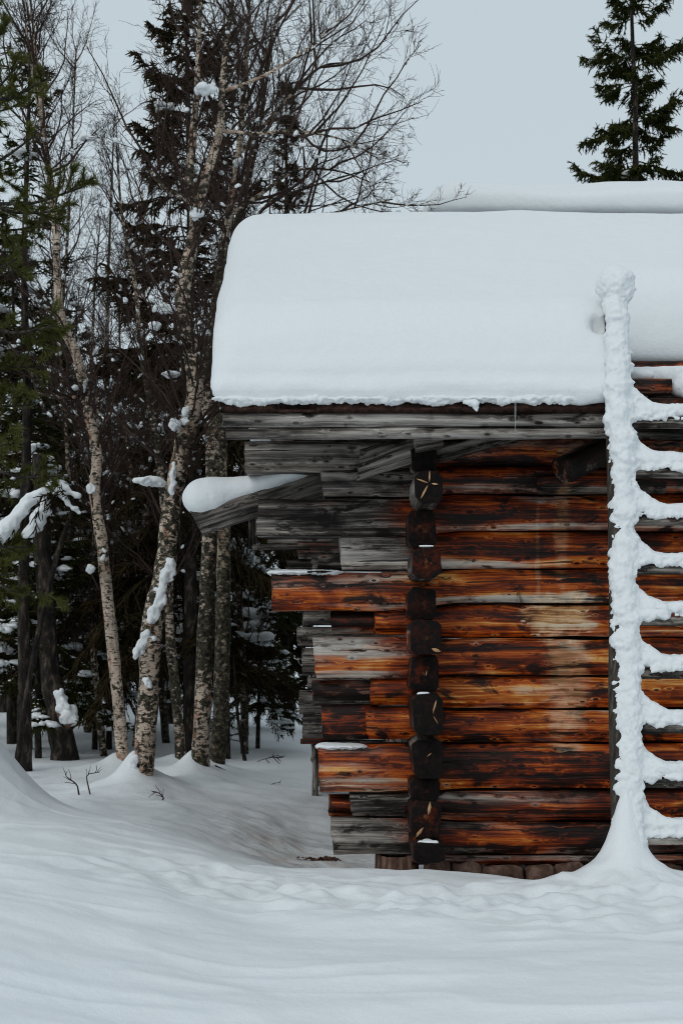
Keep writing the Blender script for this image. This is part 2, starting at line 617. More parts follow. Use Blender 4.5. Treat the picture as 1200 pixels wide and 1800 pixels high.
M_SNOW = mat_snow('snow')
M_GROUND = mat_snow('ground_snow', dirt=True)
M_LOG = mat_wood('log_wood', stain=True)
M_LOGEDGE = mat_wood('log_edge_bounce_wood', 1.45, 0.24, stain=True)  # paler wood of the lower chamfer, with snow-bounce light painted into its colour
M_TIMBER = mat_wood('timber')
M_END = mat_endgrain('log_end_grain')
M_SPLIT = mat_simple('fresh_split', [(0.3, (0.30, 0.12, 0.04)), (0.7, (0.62, 0.42, 0.24))], 20)
M_SOD = mat_simple('roof_bark', [(0.3, (0.010, 0.006, 0.005)), (0.5, (0.055, 0.024, 0.016)), (0.75, (0.13, 0.065, 0.045))], 30, bump=1.0)
M_STONE = mat_simple('stone', [(0.3, (0.03, 0.015, 0.011)), (0.5, (0.11, 0.062, 0.046)), (0.75, (0.27, 0.175, 0.135))], 14, bump=1.0)
M_BARK = mat_simple('rough_bark', [(0.3, (0.02, 0.010, 0.008)), (0.5, (0.13, 0.07, 0.05)), (0.75, (0.36, 0.25, 0.19))], 7, bump=1.0, stretch=(4, 4, 0.8))
M_SPRUCEBARK = mat_simple('spruce_bark', [(0.38, (0.003, 0.002, 0.002)), (0.52, (0.018, 0.013, 0.010)), (0.7, (0.11, 0.085, 0.065))], 9, bump=1.0, stretch=(2, 2, 0.8))
M_RAIL = mat_simple('old_pole', [(0.3, (0.008, 0.006, 0.005)), (0.5, (0.05, 0.042, 0.034)), (0.75, (0.17, 0.145, 0.12))], 12, bump=1.0, stretch=(5, 5, 0.5))
M_TWIG = mat_simple('birch_twig', [(0.3, (0.014, 0.008, 0.007)), (0.6, (0.055, 0.032, 0.024)), (0.85, (0.16, 0.11, 0.085))], 5, bump=0.0)
M_BIRCH = mat_birch('birch_bark', 0.045, (0.58, 0.46, 0.365))
M_BIRCH_D = mat_birch('birch_bark_lichen', 0.07, (0.5, 0.40, 0.32))
M_NEEDLE = mat_needles('spruce_needles', [(0.3, (0.008, 0.010, 0.003)), (0.5, (0.027, 0.031, 0.009)), (0.62, (0.052, 0.056, 0.016)), (0.78, (0.085, 0.08, 0.03))])
M_NEEDLE_B = mat_needles('spruce_needles_brown', [(0.3, (0.009, 0.007, 0.004)), (0.5, (0.026, 0.020, 0.010)), (0.65, (0.05, 0.035, 0.018)), (0.8, (0.07, 0.06, 0.026))])
M_PINE = mat_needles('pine_needles', [(0.3, (0.030, 0.034, 0.010)), (0.5, (0.075, 0.080, 0.022)), (0.7, (0.15, 0.15, 0.05))])
M_ICE = NT('ice')
M_ICE.b.inputs['Transmission Weight'].default_value = 0.9
M_ICE = M_ICE.done((0.9, 0.94, 0.96), 0.12, 0.5)

# ================================================================ ground
BIRCH_BASES = [(250, 1415, 11.0, .16), (215, 1365, 13.0, .08), (352, 1388, 12.0, .12), (380, 1368, 12.6, .08), (318, 1352, 13.6, .05)]


def sst(x, a, b):
    t = np.clip((x - a) / (b - a), 0, 1)
    return t * t * (3 - 2 * t)


def ground_h(x, y, detail=True):
    x = np.asarray(x, dtype=float)
    y = np.asarray(y, dtype=float)
    crest = 0.15 + 0.20 * sst(-x, 0.15, 1.7)
    front = crest + 0.04 * sst(-y, 1.2, 3.0)
    left = sst(-x, -0.5, 1.6)
    back = -0.14 * (1 - left) * (1 - sst(y, 2.2, 4.5)) + 0.10 * left + 0.02
    far = sst(y, 8, 60)
    back = back - 0.05 * sst(y, 5.5, 9) + 0.5 * far
    y0 = -1.0
    y1 = 0.25 + 1.9 * left
    h = front + (back - front) * sst(y, y0, y1)
    # drift mound at the foot of the pine on the left
    h = h + 0.62 * np.exp(-(((x + 2.25) / 0.42) ** 2 + ((y - 0.7) / 0.7) ** 2))
    # long sag along the wind-blown hollow
    h = h - 0.10 * np.exp(-(((x + 0.2) / 0.8) ** 2 + ((y - 1.6) / 0.9) ** 2))
    for px, py, d, a in BIRCH_BASES:
        c = P(px, py, d)
        r = np.hypot(x - c[0], y - c[1])
        h = h + a * np.exp(-(((x - c[0] + 0.08) / 0.34) ** 2 + ((y - c[1] - 0.12) / 0.4) ** 2)) + 1.0 * a * np.exp(-(((x - c[0] + 0.07) / 0.11) ** 2 + ((y - c[1] - 0.07) / 0.13) ** 2))
    # snow heaped round the ladder foot
    r = np.hypot(x - 1.315, (y + 1.10))
    h = h + 0.26 * np.exp(-(r / 0.075) ** 2) + 0.13 * np.exp(-(r / 0.17) ** 2) + 0.03 * np.exp(-(r / 0.5) ** 2)
    # scooped hollow before the wall
    h = h - 0.03 * np.exp(-(((x - 1.0) / 0.22) ** 2 + ((y + 0.75) / 0.3) ** 2))
    if detail:
        p = np.stack([x, y, np.zeros_like(x)], -1)
        near = 1 - sst(y, 3, 9)
        h = h + 0.024 * fbm(p * np.array([0.9, 1.5, 1]), 1.0, 4, 3.1) * (0.4 + 0.6 * near)
        # wind ripples
        rp = vnoise(p * np.array([0.9, 2.6, 1]), 2.0, 9.7)
        h = h + near * (0.016 * (1 - np.abs(rp)) ** 3 + 0.012 * fbm(p * np.array([1, 1.3, 1]), 2.6, 3, 6.1))
        # terraced wind crust: soft steps facing the camera
        st = 0.5 + 0.5 * np.sin((y * 5.2 + 1.6 * vnoise(p, 0.9, 21.0) + 0.8 * vnoise(p, 2.3, 23.0)) * 1.0)
        h = h + near * sst(-y, 0.9, 1.6) * 0.016 * st ** 3 * np.clip(0.5 + vnoise(p, 1.1, 31.0), 0, 1)
        # trodden band: clods and old steps in front of the wall
        band = np.exp(-((y + 1.50 + 0.12 * np.sin(x * 1.7)) / 0.45) ** 2) * sst(x, -1.6, -0.4)
        band = np.maximum(band, 0.55 * np.exp(-((y + 2.0) / 0.35) ** 2) * sst(x, 0.2, 1.0))
        cp = np.stack([x, y], -1) * 5.5 + 0.35 * np.stack([vnoise(p, 4.0, 41.0), vnoise(p, 4.0, 43.0)], -1)
        ci_ = np.floor(cp).astype(int)
        F1 = np.full(x.shape, 9.0)
        for ax_ in (-1, 0, 1):
            for ay_ in (-1, 0, 1):
                u_, v_ = ci_[..., 0] + ax_, ci_[..., 1] + ay_
                rx_ = _T[u_ % 48, v_ % 48, 3]
                ry_ = _T[u_ % 48, v_ % 48, 7]
                ex_ = _T[u_ % 48, v_ % 48, 11]
                dd_ = np.hypot(u_ + rx_ - cp[..., 0], v_ + ry_ - cp[..., 1]) / (0.35 + 0.65 * ex_)
                F1 = np.minimum(F1, dd_)
        clod = np.clip(1 - F1, 0, 1) ** 0.7
        lump = vnoise(p, 6.0, 1.3) + 0.55 * vnoise(p, 13.0, 4.2) + 0.3 * vnoise(p, 27.0, 2.2)
        h = h + band * (0.034 * lump - 0.035 * np.clip(vnoise(p, 3.4, 12.0) - 0.15, 0, 1) + 0.02 * np.clip(vnoise(p, 9.0, 15.0) - 0.3, 0, 1))
        h = h + clod * 0.034 * np.clip(band * 1.3 + 0.10 * near * np.clip(vnoise(p, 0.8, 51.0), 0, 1) * sst(-y, 0.9, 1.5), 0, 1)
        b2 = 0.5 * np.exp(-((y + 0.75) / 0.25) ** 2) * sst(-x, -0.3, 0.5) * sst(x, -1.6, -1.0)
        h = h + b2 * 0.012 * lump
        # wind-carved ridges curving down into the hollow
        dg = np.stack([x * 0.55 + y * 1.1, (y - x * 0.45) * 3.6, np.zeros_like(x)], -1)
        hz = np.exp(-(((x + 0.5) / 1.1) ** 2 + ((y - 0.9) / 0.9) ** 2))
        h = h + hz * 0.030 * (1 - np.abs(vnoise(dg, 1.3, 61.0))) ** 2 + hz * 0.012 * vnoise(dg, 3.1, 63.0)
        # litter roughness in the hollow
        hol = np.exp(-(((x + 0.3) / 0.9) ** 2 + ((y - 2.0) / 1.3) ** 2))
        h = h + hol * (0.014 * vnoise(p, 7.0, 8.8) + 0.008 * vnoise(p, 16.0, 5.8))
        tb_ = np.exp(-(((x + 1.5) / 0.9) ** 2 + ((y - 3.9) / 1.4) ** 2))
        h = h + tb_ * (0.022 * vnoise(p, 4.0, 2.8) + 0.010 * vnoise(p, 10.0, 5.2))
    return h


xs = np.concatenate([-np.geomspace(3.0, 90, 46)[::-1], np.arange(-2.975, 3.0, 0.025), np.geomspace(3.0, 90, 46)])
ys = np.concatenate([np.arange(-9.0, -4.2, 0.2), np.arange(-4.2, 0.4, 0.016), np.arange(0.4, 6.0, 0.04), np.geomspace(6.0, 260, 90)])
GX, GY = np.meshgrid(xs, ys, indexing='ij')
GZ = ground_h(GX, GY)
nx, ny = GX.shape
ii = np.arange(nx - 1)[:, None] * ny + np.arange(ny - 1)[None]
GQ = np.stack([ii, ii + ny, ii + ny + 1, ii + 1], -1).reshape(-1, 4)
ground = link('snow_ground', mesh_np('snow_ground', np.stack([GX, GY, GZ], -1).reshape(-1, 3), GQ, None, True, (M_GROUND,)))
ground['kind'] = 'structure'
ground['label'] = 'deep snow cover with a bank before the cabin and a hollow beside it'


def gh(x, y):
    return float(ground_h(np.array([x]), np.array([y]))[0])


# ================================================================ log cabin
cabin = thing('log_cabin', 'old hewn log cabin with thick snow on its roof and jutting log tails', 'cabin', (0.45, 0.0, 0.0))


def hewn(name, x0, x1, zl, zr, yf, th, parent, weather=0.0, dark=0.0, mats=None, seed=0, cham=0.02, low=0.035, amp=0.004, tilt=0.0, xk=None, endcut=0.0, tailw=None):
    """squared log along X: zl, zr = (bottom, top) at the tail and along the wall; yf = front face"""
    L = x1 - x0
    n = max(6, int(L / 0.05))
    X = np.linspace(0, L, n)
    if xk is None:
        s = np.zeros(n)
    else:
        s = np.clip((X + x0 - xk[0]) / (xk[1] - xk[0]), 0, 1)
    zb = zl[0] + (zr[0] - zl[0]) * s
    zt = zl[1] + (zr[1] - zl[1]) * s
    q = np.stack([X, np.full(n, seed * 3.17), np.zeros(n)], -1)
    zb = zb + amp * fbm(q, 3.0, 3, 0.5)
    zt = zt + amp * fbm(q, 3.0, 3, 7.5)
    yy = yf + amp * 0.8 * fbm(q, 2.0, 2, 3.3) + tilt * X
    rnd = random.Random(seed * 13 + 5)
    bul = (0.007 + 0.011 * rnd.random()) * min(1.0, (zl[1] - zl[0]) / 0.16)
    zm = (zb + zt) / 2
    cz = (zl[0] + zl[1]) / 2
    prof = [(th, zt), (cham * 1.2, zt), (0.004, zt - cham), (-bul, zm + 0.02), (-bul * 0.8, zm - 0.03), (0.002, zb + low), (cham * 0.9, zb + 0.002), (th, zb)]
    k = len(prof)
    V = np.zeros((n, k, 3))
    for j, (dy, z) in enumerate(prof):
        jit = amp * 0.6 * fbm(np.stack([X, np.full(n, j * 1.9 + seed), np.zeros(n)], -1), 5.0, 2, 1.1)
        V[:, j, 0] = X
        V[:, j, 1] = yy + dy + (jit if 0 < j < k - 1 else 0)
        V[:, j, 2] = z - cz
    if endcut:
        f = (V[0, :, 2] - V[0, :, 2].min()) / np.ptp(V[0, :, 2])
        V[0, :, 0] += endcut * (f - 0.5)
    V[0, :, 0] += 0.006 * RNG.standard_normal(k)
    i = (np.arange(n - 1) * k)[:, None]
    j = np.arange(k)[None]
    j1 = (j + 1) % k
    Q = np.stack([i + j, i + j1, i + k + j1, i + k + j], -1).reshape(-1, 4)
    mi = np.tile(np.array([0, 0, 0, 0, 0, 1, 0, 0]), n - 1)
    VV = V.reshape(-1, 3)
    c0, c1 = V[0].mean(0), V[-1].mean(0)
    nb = len(VV)
    VV = np.concatenate([VV, [c0, c1]])
    jj = np.arange(k)
    T = np.concatenate([np.stack([np.full(k, nb), (jj + 1) % k, jj], -1), np.stack([np.full(k, nb + 1), (n - 1) * k + jj, (n - 1) * k + (jj + 1) % k], -1)])
    mi = np.concatenate([mi, np.zeros(2 * k, dtype=int)])
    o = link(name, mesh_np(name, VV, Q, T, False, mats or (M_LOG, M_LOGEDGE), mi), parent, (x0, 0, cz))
    o['weather'] = float(weather)
    o['tail_weather'] = float(weather if tailw is None else tailw)
    o['dark'] = float(dark)
    return o


def zpx(py, d=7.69):
    return ZC + (1130 - py) * d / F


def xpx(px, d=7.69):
    return (px - 600) * d / F


XR = 3.6
# tail end px, tail (top, bottom) px, wall (top, bottom) px, weather, dark, forward offset
COURSES = [
    (429, 771, 828, 766, 819, 0.28, 0.05, 0.03, 1.25, 0.0),
    (566, 826, 873, 820, 868, 0.25, 0.10, 0.012, 1.2, 0.02),
    (452, 874, 944, 869, 934, 0.25, 0.08, 0.0, 0.75, 0.0),
    (600, 941, 1001, 935, 1000, 0.20, -0.15, 0.012, 1.2, 0.16),
    (477, 1005, 1074, 1001, 1062, 0.05, 0.05, -0.012, 0.25, 0.10),
    (658, 1072, 1116, 1063, 1121, 0.0, -0.1, 0.01, 0.0, 0.20),
    (553, 1119, 1193, 1122, 1187, 0.05, 0.02, -0.012, 0.35, 0.11),
    (651, 1192, 1242, 1188, 1246, 0.0, 0.04, 0.006, 0.10, 0.11),
    (645, 1244, 1301, 1247, 1306, 0.0, 0.12, 0.0, 0.10, 0.09),
    (561, 1308, 1394, 1307, 1388, 0.0, 0.12, -0.015, 0.30, 0.02),
    (618, 1396, 1437, 1389, 1444, 0.10, 0.05, 0.0, 1.0, 0.04),
    (584, 1438, 1504, 1445, 1502, 0.32, 0.05, -0.01, 0.75, -0.02),
]
for i, (pl, lt, lb, rt, rb, we, da, dy, tw, lf) in enumerate(COURSES):
    x0 = xpx(pl)
    # each log runs from its tail through the corner to the far end of the wall
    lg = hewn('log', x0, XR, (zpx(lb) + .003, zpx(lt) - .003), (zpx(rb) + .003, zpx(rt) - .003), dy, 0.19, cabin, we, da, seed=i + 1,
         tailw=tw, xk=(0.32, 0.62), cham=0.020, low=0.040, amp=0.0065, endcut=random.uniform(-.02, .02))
    lg['lift'] = lf
# the longer, set-back halves of stepped tails
STEP = [(582, 657, 1074, 1115, 0.05, 0.25), (550, 651, 1196, 1233, 0.35, 0.42), (566, 645, 1238, 1300, 0.10, 0.38), (579, 618, 1398, 1436, 0.02, 0.22), (560, 600, 976, 1001, 0.8, 0.3)]
for i, (a, b, t0, b0, we, da) in enumerate(STEP):
    d = 7.77
    hewn('log_tail', xpx(a, d), xpx(b, d) + 0.06, (zpx(b0, d), zpx(t0, d)), (zpx(b0, d), zpx(t0, d)), 0.075, 0.10, cabin, we, da, seed=40 + i)

# side wall logs, whose ends make the column at the corner
ENDS = [  # px left, right, py top, bottom of the end face, reach towards the camera, warmth
    (722, 771, 784, 830, 0.20, 0.0), (729, 780, 827, 886, 0.50, 0.0), (714, 768, 896, 962, 0.26, 0.55), (725, 775, 959, 1019, 0.47, 1.0),
    (717, 769, 1032, 1088, 0.26, 0.35), (722, 778, 1089, 1152, 0.44, 0.25), (719, 773, 1153, 1216, 0.30, 0.9), (725, 778, 1219, 1294, 0.46, 0.1),
    (724, 780, 1297, 1369, 0.36, 0.05), (719, 773, 1371, 1409, 0.28, 0.05), (723, 777, 1410, 1475, 0.40, 0.9), (727, 782, 1481, 1519, 0.52, 0.0)]
END_OBJ = []
for i, (pl, pr, t0, b0, rch, warm) in enumerate(ENDS):
    d = 7.69 - rch
    xa, xb = xpx(pl, d), xpx(pr, d)
    zb, zt = zpx(b0, d), zpx(t0, d)
    cx, cz = (xa + xb) / 2, (zb + zt) / 2
    hw, hh = (xb - xa) / 2, (zt - zb) / 2
    rnd = random.Random(100 + i)
    c = 0.42 if i in (1, 3) else 0.30
    octo = [(-1, -1 + c), (-1, 1 - c), (-1 + c, 1), (1 - c, 1), (1, 1 - c), (1, -1 + c), (1 - c, -1), (-1 + c, -1)]
    octo = [(u * hw * rnd.uniform(.86, 1.08), w * hh * rnd.uniform(.90, 1.06)) for u, w in octo]
    st = np.concatenate([[0.0, 0.012], np.linspace(0.05, 0.6, 9), np.linspace(0.9, 5.0, 8)])
    V = []
    for s in st:
        g = 0.94 if s == 0 else 1.0
        ring = []
        for j, (u, w) in enumerate(octo):
            jn = 0.005 * vnoise(np.array([[s * 4, j * 2.3, i * 1.7]]))[0]
            ring.append((s, -(u * g) * (1 + jn), w * g + jn))      # local X along the log, away from the camera
        V.append(ring)
    V = np.array(V)
    n, k = V.shape[:2]
    a = (np.arange(n - 1) * k)[:, None]
    j = np.arange(k)[None]
    j1 = (j + 1) % k
    Q = np.stack([a + j, a + j1, a + k + j1, a + k + j], -1).reshape(-1, 4)
    VV = np.concatenate([V.reshape(-1, 3), [(0.002, 0, 0)]])
    T = np.stack([np.full(k, n * k), (np.arange(k) + 1) % k, np.arange(k)], -1)
    mi = np.concatenate([np.ones(k, int), np.zeros(len(Q) - k, int), np.ones(k, int)])
    me = mesh_np('corner_log', VV, Q, T, False, (M_TIMBER, M_END), mi)
    o = link('corner_log', me, cabin, (cx, -rch, cz))
    o.rotation_euler = (0, 0, math.radians(90))
    o['weather'] = 1.2 if i in (0, 1, 3) else 0.5
    o['tail_weather'] = o['weather']
    o['dark'] = -0.2 if i in (1, 3) else 0.4
    o['warm'] = warm
    END_OBJ.append((o, cx, -rch, cz))
# gable part of the side wall, closing up to the roof
for i, z in enumerate(np.arange(2.40, 3.7, 0.19)):
    half = max(0.15, (3.72 - z) / 0.55 - 0.35)
    V = np.array([(x, y, zz) for x in (0.40, 0.56) for y in (2 - half, 2 + half) for zz in (0, 0.185)])
    Q = [(0, 1, 3, 2), (4, 6, 7, 5), (0, 4, 5, 1), (2, 3, 7, 6), (0, 2, 6, 4), (1, 5, 7, 3)]
    o = link('gable_log', mesh_np('gable_log', V - np.array((0.48, 2, 0)), Q, None, False, (M_TIMBER,)), cabin, (0.48, 2, z))
    o['weather'] = 0.9
    o['tail_weather'] = 0.9
    o['dark'] = 0.1


def split(cx, cz, y, a, L, w, parent):
    """a pale sliver of fresh wood standing in a drying crack of a log end"""
    ca, sa = math.cos(a), math.sin(a)
    pts = [(0, 0), (L * .35, w / 2), (L * .75, w * .4), (L, 0), (L * .6, -w * .5), (L * .25, -w * .4)]
    V = [(cx + p * ca - q * sa, y - 0.006, cz + p * sa + q * ca) for p, q in pts] + [(cx + p * ca - q * sa, y + 0.02, cz + p * sa + q * ca) for p, q in pts]
    V = np.array(V)
    c = V.mean(0)
    T = [(0, i + 1, i) for i in range(1, 5)]
    Q = [(i, (i + 1) % 6, 6 + (i + 1) % 6, 6 + i) for i in range(6)]
    me = mesh_np('split', V - c, Q, T, False, (M_SPLIT,))
    o = bpy.data.objects.new('split', me)
    COL.objects.link(o)
    o.parent = parent
    o.matrix_parent_inverse = (Matrix.Translation(parent.location) @ parent.rotation_euler.to_matrix().to_4x4()).inverted()
    o.location = tuple(c)
    return o


def epx(i, px, py):
    o, cx, y, cz = END_OBJ[i]
    d = 7.69 + y
    return xpx(px, d), zpx(py, d), y, o


for i, px, py, ang, L, w in [(1, 754, 848, 88, .062, .014), (1, 752, 849, 160, .064, .013), (1, 758, 850, -8, .034, .015), (1, 752, 852, -118, .085, .017),
                             (5, 758, 1140, -20, .05, .03), (7, 760, 1255, 75, .075, .013), (7, 761, 1258, -60, .05, .006), (8, 750, 1330, 40, .03, .008),
                             (10, 752, 1433, 80, .07, .026), (10, 730, 1472, 52, .065, .026), (6, 748, 1188, 80, .03, .01)]:
    x, z, y, o = epx(i, px, py)
    split(x, z, y, math.radians(ang), L, w * .62, o)

# beams: box from a to b (local X along it)
def beam(name, a, b, w, h, parent, weather=0.6, dark=0.1, taper=1.0, mats=None, roll=0.0, seed=0, cut=0.0):
    a, b = np.array(a, float), np.array(b, float)
    L = np.linalg.norm(b - a)
    n = max(4, int(L / 0.06))
    X = np.linspace(0, L, n)
    oct8 = [(-1, -.72), (-1, .72), (-.72, 1), (.72, 1), (1, .72), (1, -.72), (.72, -1), (-.72, -1)]
    k = 8
    V = np.zeros((n, k, 3))
    for j, (u, v) in enumerate(oct8):
        g = 1 + (taper - 1) * X / L
        q = np.stack([X, np.full(n, j * 2.1 + seed * 7.7), np.zeros(n)], -1)
        V[:, j, 0] = X
        V[0, j, 0] += cut * v
        V[:, j, 1] = u * w / 2 * g + 0.0035 * fbm(q, 5, 2)
        V[:, j, 2] = v * h / 2 * g + 0.0035 * fbm(q, 5, 2, 4.4)
    i = (np.arange(n - 1) * k)[:, None]
    j = np.arange(k)[None]
    j1 = (j + 1) % k
    Q = np.stack([i + j, i + k + j, i + k + j1, i + j1], -1).reshape(-1, 4)
    VV = np.concatenate([V.reshape(-1, 3), [V[0].mean(0), V[-1].mean(0)]])
    jj = np.arange(k)
    T = np.concatenate([np.stack([np.full(k, n * k), jj, (jj + 1) % k], -1), np.stack([np.full(k, n * k + 1), (n - 1) * k + (jj + 1) % k, (n - 1) * k + jj], -1)])
    o = link(name, mesh_np(name, VV, Q, T, False, mats or (M_TIMBER,)), parent, a)
    d = (b - a) / L
    yaw = math.atan2(d[1], d[0])
    pit = -math.asin(max(-1, min(1, d[2])))
    o.rotation_euler = (Matrix.Rotation(yaw, 3, 'Z') @ Matrix.Rotation(pit, 3, 'Y') @ Matrix.Rotation(roll, 3, 'X')).to_euler()
    o['weather'] = weather * 1.2
    o['tail_weather'] = weather * 1.2
    o['dark'] = dark
    return o


beam('brace', P(630, 818, 7.58), P(748, 782, 7.58), 0.16, 0.145, cabin, 0.9, -0.15, seed=1, cut=0.03)['lift'] = 0.12
beam('brace', P(768, 802, 7.63), P(905, 763, 7.63), 0.09, 0.07, cabin, 0.9, -0.1, seed=2)['lift'] = 0.12
beam('brace', P(728, 784, 7.45), P(775, 775, 7.45), 0.2, 0.07, cabin, 0.8, -0.1, seed=3)
# diagonal purlin end with its cushion of snow
pur = beam('purlin', P(346, 919, 7.95), P(640, 822, 7.95), 0.14, 0.145, cabin, 0.95, -0.15, seed=4, cut=-0.012)
pur['lift'] = 0.14
a, b = P(352, 890, 7.95), P(545, 830, 7.95)
pr = [('cap', P(350, 876, 7.93), P(372, 873, 7.93), .092, .088)]
for s in np.linspace(0, 1, 9):
    c = P(356 + 175 * s, 872 - 36 * s + 10 * s * (1 - s), 7.95)
    c[2] += 0.0
    pr.append((c[0], c[1], c[2], .07, .085 - .01 * s, .075 * (1 - s) ** .8 + .016))
snow_blob('snow_cushion', pr, cabin, 0.01, 0.05, 0.003, 14)
# dark round log end and plate under the eave
rl = beam('log_stub', P(988, 828, 7.45), P(1090, 775, 7.66), 0.135, 0.135, cabin, 0.3, 0.55, seed=5)
hewn('plate', xpx(944, 7.64), xpx(1170, 7.64), (zpx(868, 7.64), zpx(826, 7.64)), (zpx(868, 7.64), zpx(826, 7.64)), -0.05, 0.045, cabin, 0.55, 0.15, seed=77)

# eave boards
DE = 7.08
ye = DE + CY
XE = xpx(393, DE)
hewn('fascia_board', xpx(392, DE), XR, (zpx(751, DE) + .002, zpx(724, DE)), (zpx(750, DE) + .002, zpx(724, DE)), ye, 0.035, cabin, 1.1, -0.1, mats=(M_TIMBER, M_TIMBER), seed=60, amp=0.007, cham=0.008, low=0.012)['lift'] = 0.14
hewn('fascia_board', xpx(397, DE), XR, (zpx(771, DE), zpx(752, DE)), (zpx(767, DE), zpx(751, DE)), ye + 0.008, 0.03, cabin, 1.2, -0.2, mats=(M_TIMBER, M_TIMBER), seed=61, amp=0.007, cham=0.006, low=0.010)['lift'] = 0.18
sod = hewn('roof_edge', xpx(388, DE), XR, (zpx(723, DE), zpx(709, DE)), (zpx(723, DE), zpx(704, DE)), ye - 0.02, 0.09, cabin, 0, 0, mats=(M_SOD, M_SOD), seed=62, amp=0.006, cham=0.006, low=0.006)
SLOPE = 0.55
ZE = 2.462


def slab(name, pts, th, mat, parent):
    """thick plate from 4 corners (top face), thickness downwards"""
    pts = np.array(pts, float)
    nrm = np.cross(pts[1] - pts[0], pts[3] - pts[0])
    nrm /= np.linalg.norm(nrm)
    if nrm[2] < 0:
        nrm = -nrm
    V = np.concatenate([pts, pts - nrm * th])
    c = V.mean(0)
    Q = [(0, 1, 2, 3), (7, 6, 5, 4), (0, 4, 5, 1), (1, 5, 6, 2), (2, 6, 7, 3), (3, 7, 4, 0)]
    o = link(name, mesh_np(name, V - c, Q, None, False, (mat,)), parent, c)
    o['weather'] = 0.7
    o['tail_weather'] = 0.7
    o['dark'] = 0.1
    return o


def zr(y):
    return ZE + 0.01 + (2.62 - np.abs(y - 2.0)) * SLOPE


for side in (-1, 1):      # roof boards laid down the slope, each its own plank
    xb_ = XE + 0.015
    i = 0
    while xb_ < XR:
        w = 0.19 + 0.05 * ((i * 37) % 10) / 10
        e = 2 + side * (2.585 - 0.01 * (i % 3))
        p0, p1 = (xb_, e, zr(e) - 0.02), (xb_ + w - 0.006, e, zr(e) - 0.02)
        p2, p3 = (xb_ + w - 0.006, 2.0 + side * 0.003, zr(2.0) - 0.02), (xb_, 2.0 + side * 0.003, zr(2.0) - 0.02)
        slab('roof_plank', (p0, p1, p2, p3), 0.035, M_TIMBER, cabin)
        xb_ += w
        i += 1
# exposed strip of roof right of the ladder, where the snow slid off
beam('eave_batten', (1.37, -0.25, zr(-0.25) + 0.035), (3.5, -0.25, zr(-0.25) + 0.03), 0.10, 0.07, cabin, 0.3, 0.5, seed=8)
beam('eave_batten', (1.40, -0.50, zr(-0.5) + 0.03), (1.655, -0.50, zr(-0.5) + 0.03), 0.12, 0.075, cabin, 0.35, 0.25, seed=9)
snow_blob('snow_patch', [('cap', (1.40, -.44, zr(-.42) + .075), (1.56, -.46, zr(-.45) + .07), .04, .03), (1.76, -.50, zr(-.5) + .04, .10, .08, .075), (1.95, -.50, zr(-.5) + .05, .16, .09, .08), ('cap', (1.4, -.36, zr(-.36) + .03), (2.1, -.36, zr(-.36) + .04), .05, .06)], cabin, 0.012, 0.03, 0.008, 18)

# roof snow
T_SNOW = 0.385


def roof_snow(X, Y, Z):
    v = np.sqrt((Y - 2.0) ** 2 + 0.16) - 0.06
    n = (Z - (ZE + (2.62 - v) * SLOPE)) * 0.876
    thick = T_SNOW + 0.03 * np.sin(X * 0.9 + 0.6) * 0.6
    a = np.abs(n - thick / 2) - thick / 2
    cut = 0.55 * np.clip((X - 1.33) / 0.10, 0, 1)
    cut = cut * cut * (3 - 2 * cut / np.maximum(0.55, 1e-6)) / 0.55 if False else cut
    edge = 2.70 - np.where(Y < 2, cut, 0)
    lean = 0.13 * np.clip(n / thick, 0, 1.2) ** 2           # the front rolls back towards the top
    b = np.abs(Y - 2.0) - edge + lean
    c = -0.662 - 0.085 * np.clip((Y + 0.6) / 2.6, 0, 1) - X + 0.03 * np.clip(n / thick, 0, 1.2) ** 2
    r = 0.07 + (0.04 + 0.05 * np.clip(1 - (X + 0.66) / 0.6, 0, 1)) * np.clip(n / thick, 0, 1)
    m = np.maximum(np.maximum(a, b), c)
    out = np.sqrt(np.maximum(a + r, 0) ** 2 + np.maximum(b + r, 0) ** 2 + np.maximum(c + r, 0) ** 2)
    d = np.where(m + r < 0, m, out - r)
    # wind-scooped holes round the ladder top
    h1 = np.sqrt(((X - 1.285) / .8) ** 2 + (Y + .60) ** 2 + ((Z - 2.87) / 1.1) ** 2) - 0.062
    return np.maximum(d, -h1)


V, Q = nets(roof_snow, (-0.88, -0.80, 2.38), (3.62, 4.80, 4.40), 0.03)
N = vnormals(V, Q)
und = 0.010 * fbm(V, 1.6, 2) + 0.004 * fbm(V, 6.0, 2, 4.0)
lowz = np.clip(1 - (V[:, 2] - (ZE + 0.0)) / 0.14, 0, 1) * (V[:, 1] < 0)
rag = lowz * (0.012 * fbm(V, 16.0, 3, 2.0))
V = V + N * (und + rag)[:, None]
# layered sagging front: faint horizontal ledges
led = np.clip(1 - (V[:, 2] - ZE) / 0.30, 0, 1) * (V[:, 1] < -0.3)
V[:, 1] -= led * 0.012 * np.sin((V[:, 2] + 0.02 * vnoise(V, 2.0)) * 55)
c = V.mean(0)
rs = link('roof_snow', mesh_np('roof_snow', V - c, Q, None, True, (M_SNOW,)), cabin, c)
# ragged lower lip of the roof snow and the lump hanging from it
pr = []
x = -0.60
while x < 1.34:
    up = 0.045 * sst(np.array(x), 1.1, 1.3)
    pr.append((x, -0.66 + 0.02 * random.random(), ZE + 0.016 + up + random.uniform(-.006, .012), random.uniform(.03, .12), 0.03, random.uniform(.006, .026)))
    x += random.uniform(.03, .10)
snow_blob('snow_lip', pr, cabin, 0.008, 0.015, 0.010, 40)
d = 7.02
snow_blob('hanging_snow', [('cap', P(816, 706, d), P(834, 708, d), .012, .02), ('cap', P(834, 708, d), P(837, 720, d), .018, .008)], cabin, 0.006, 0.012, 0.004, 60)
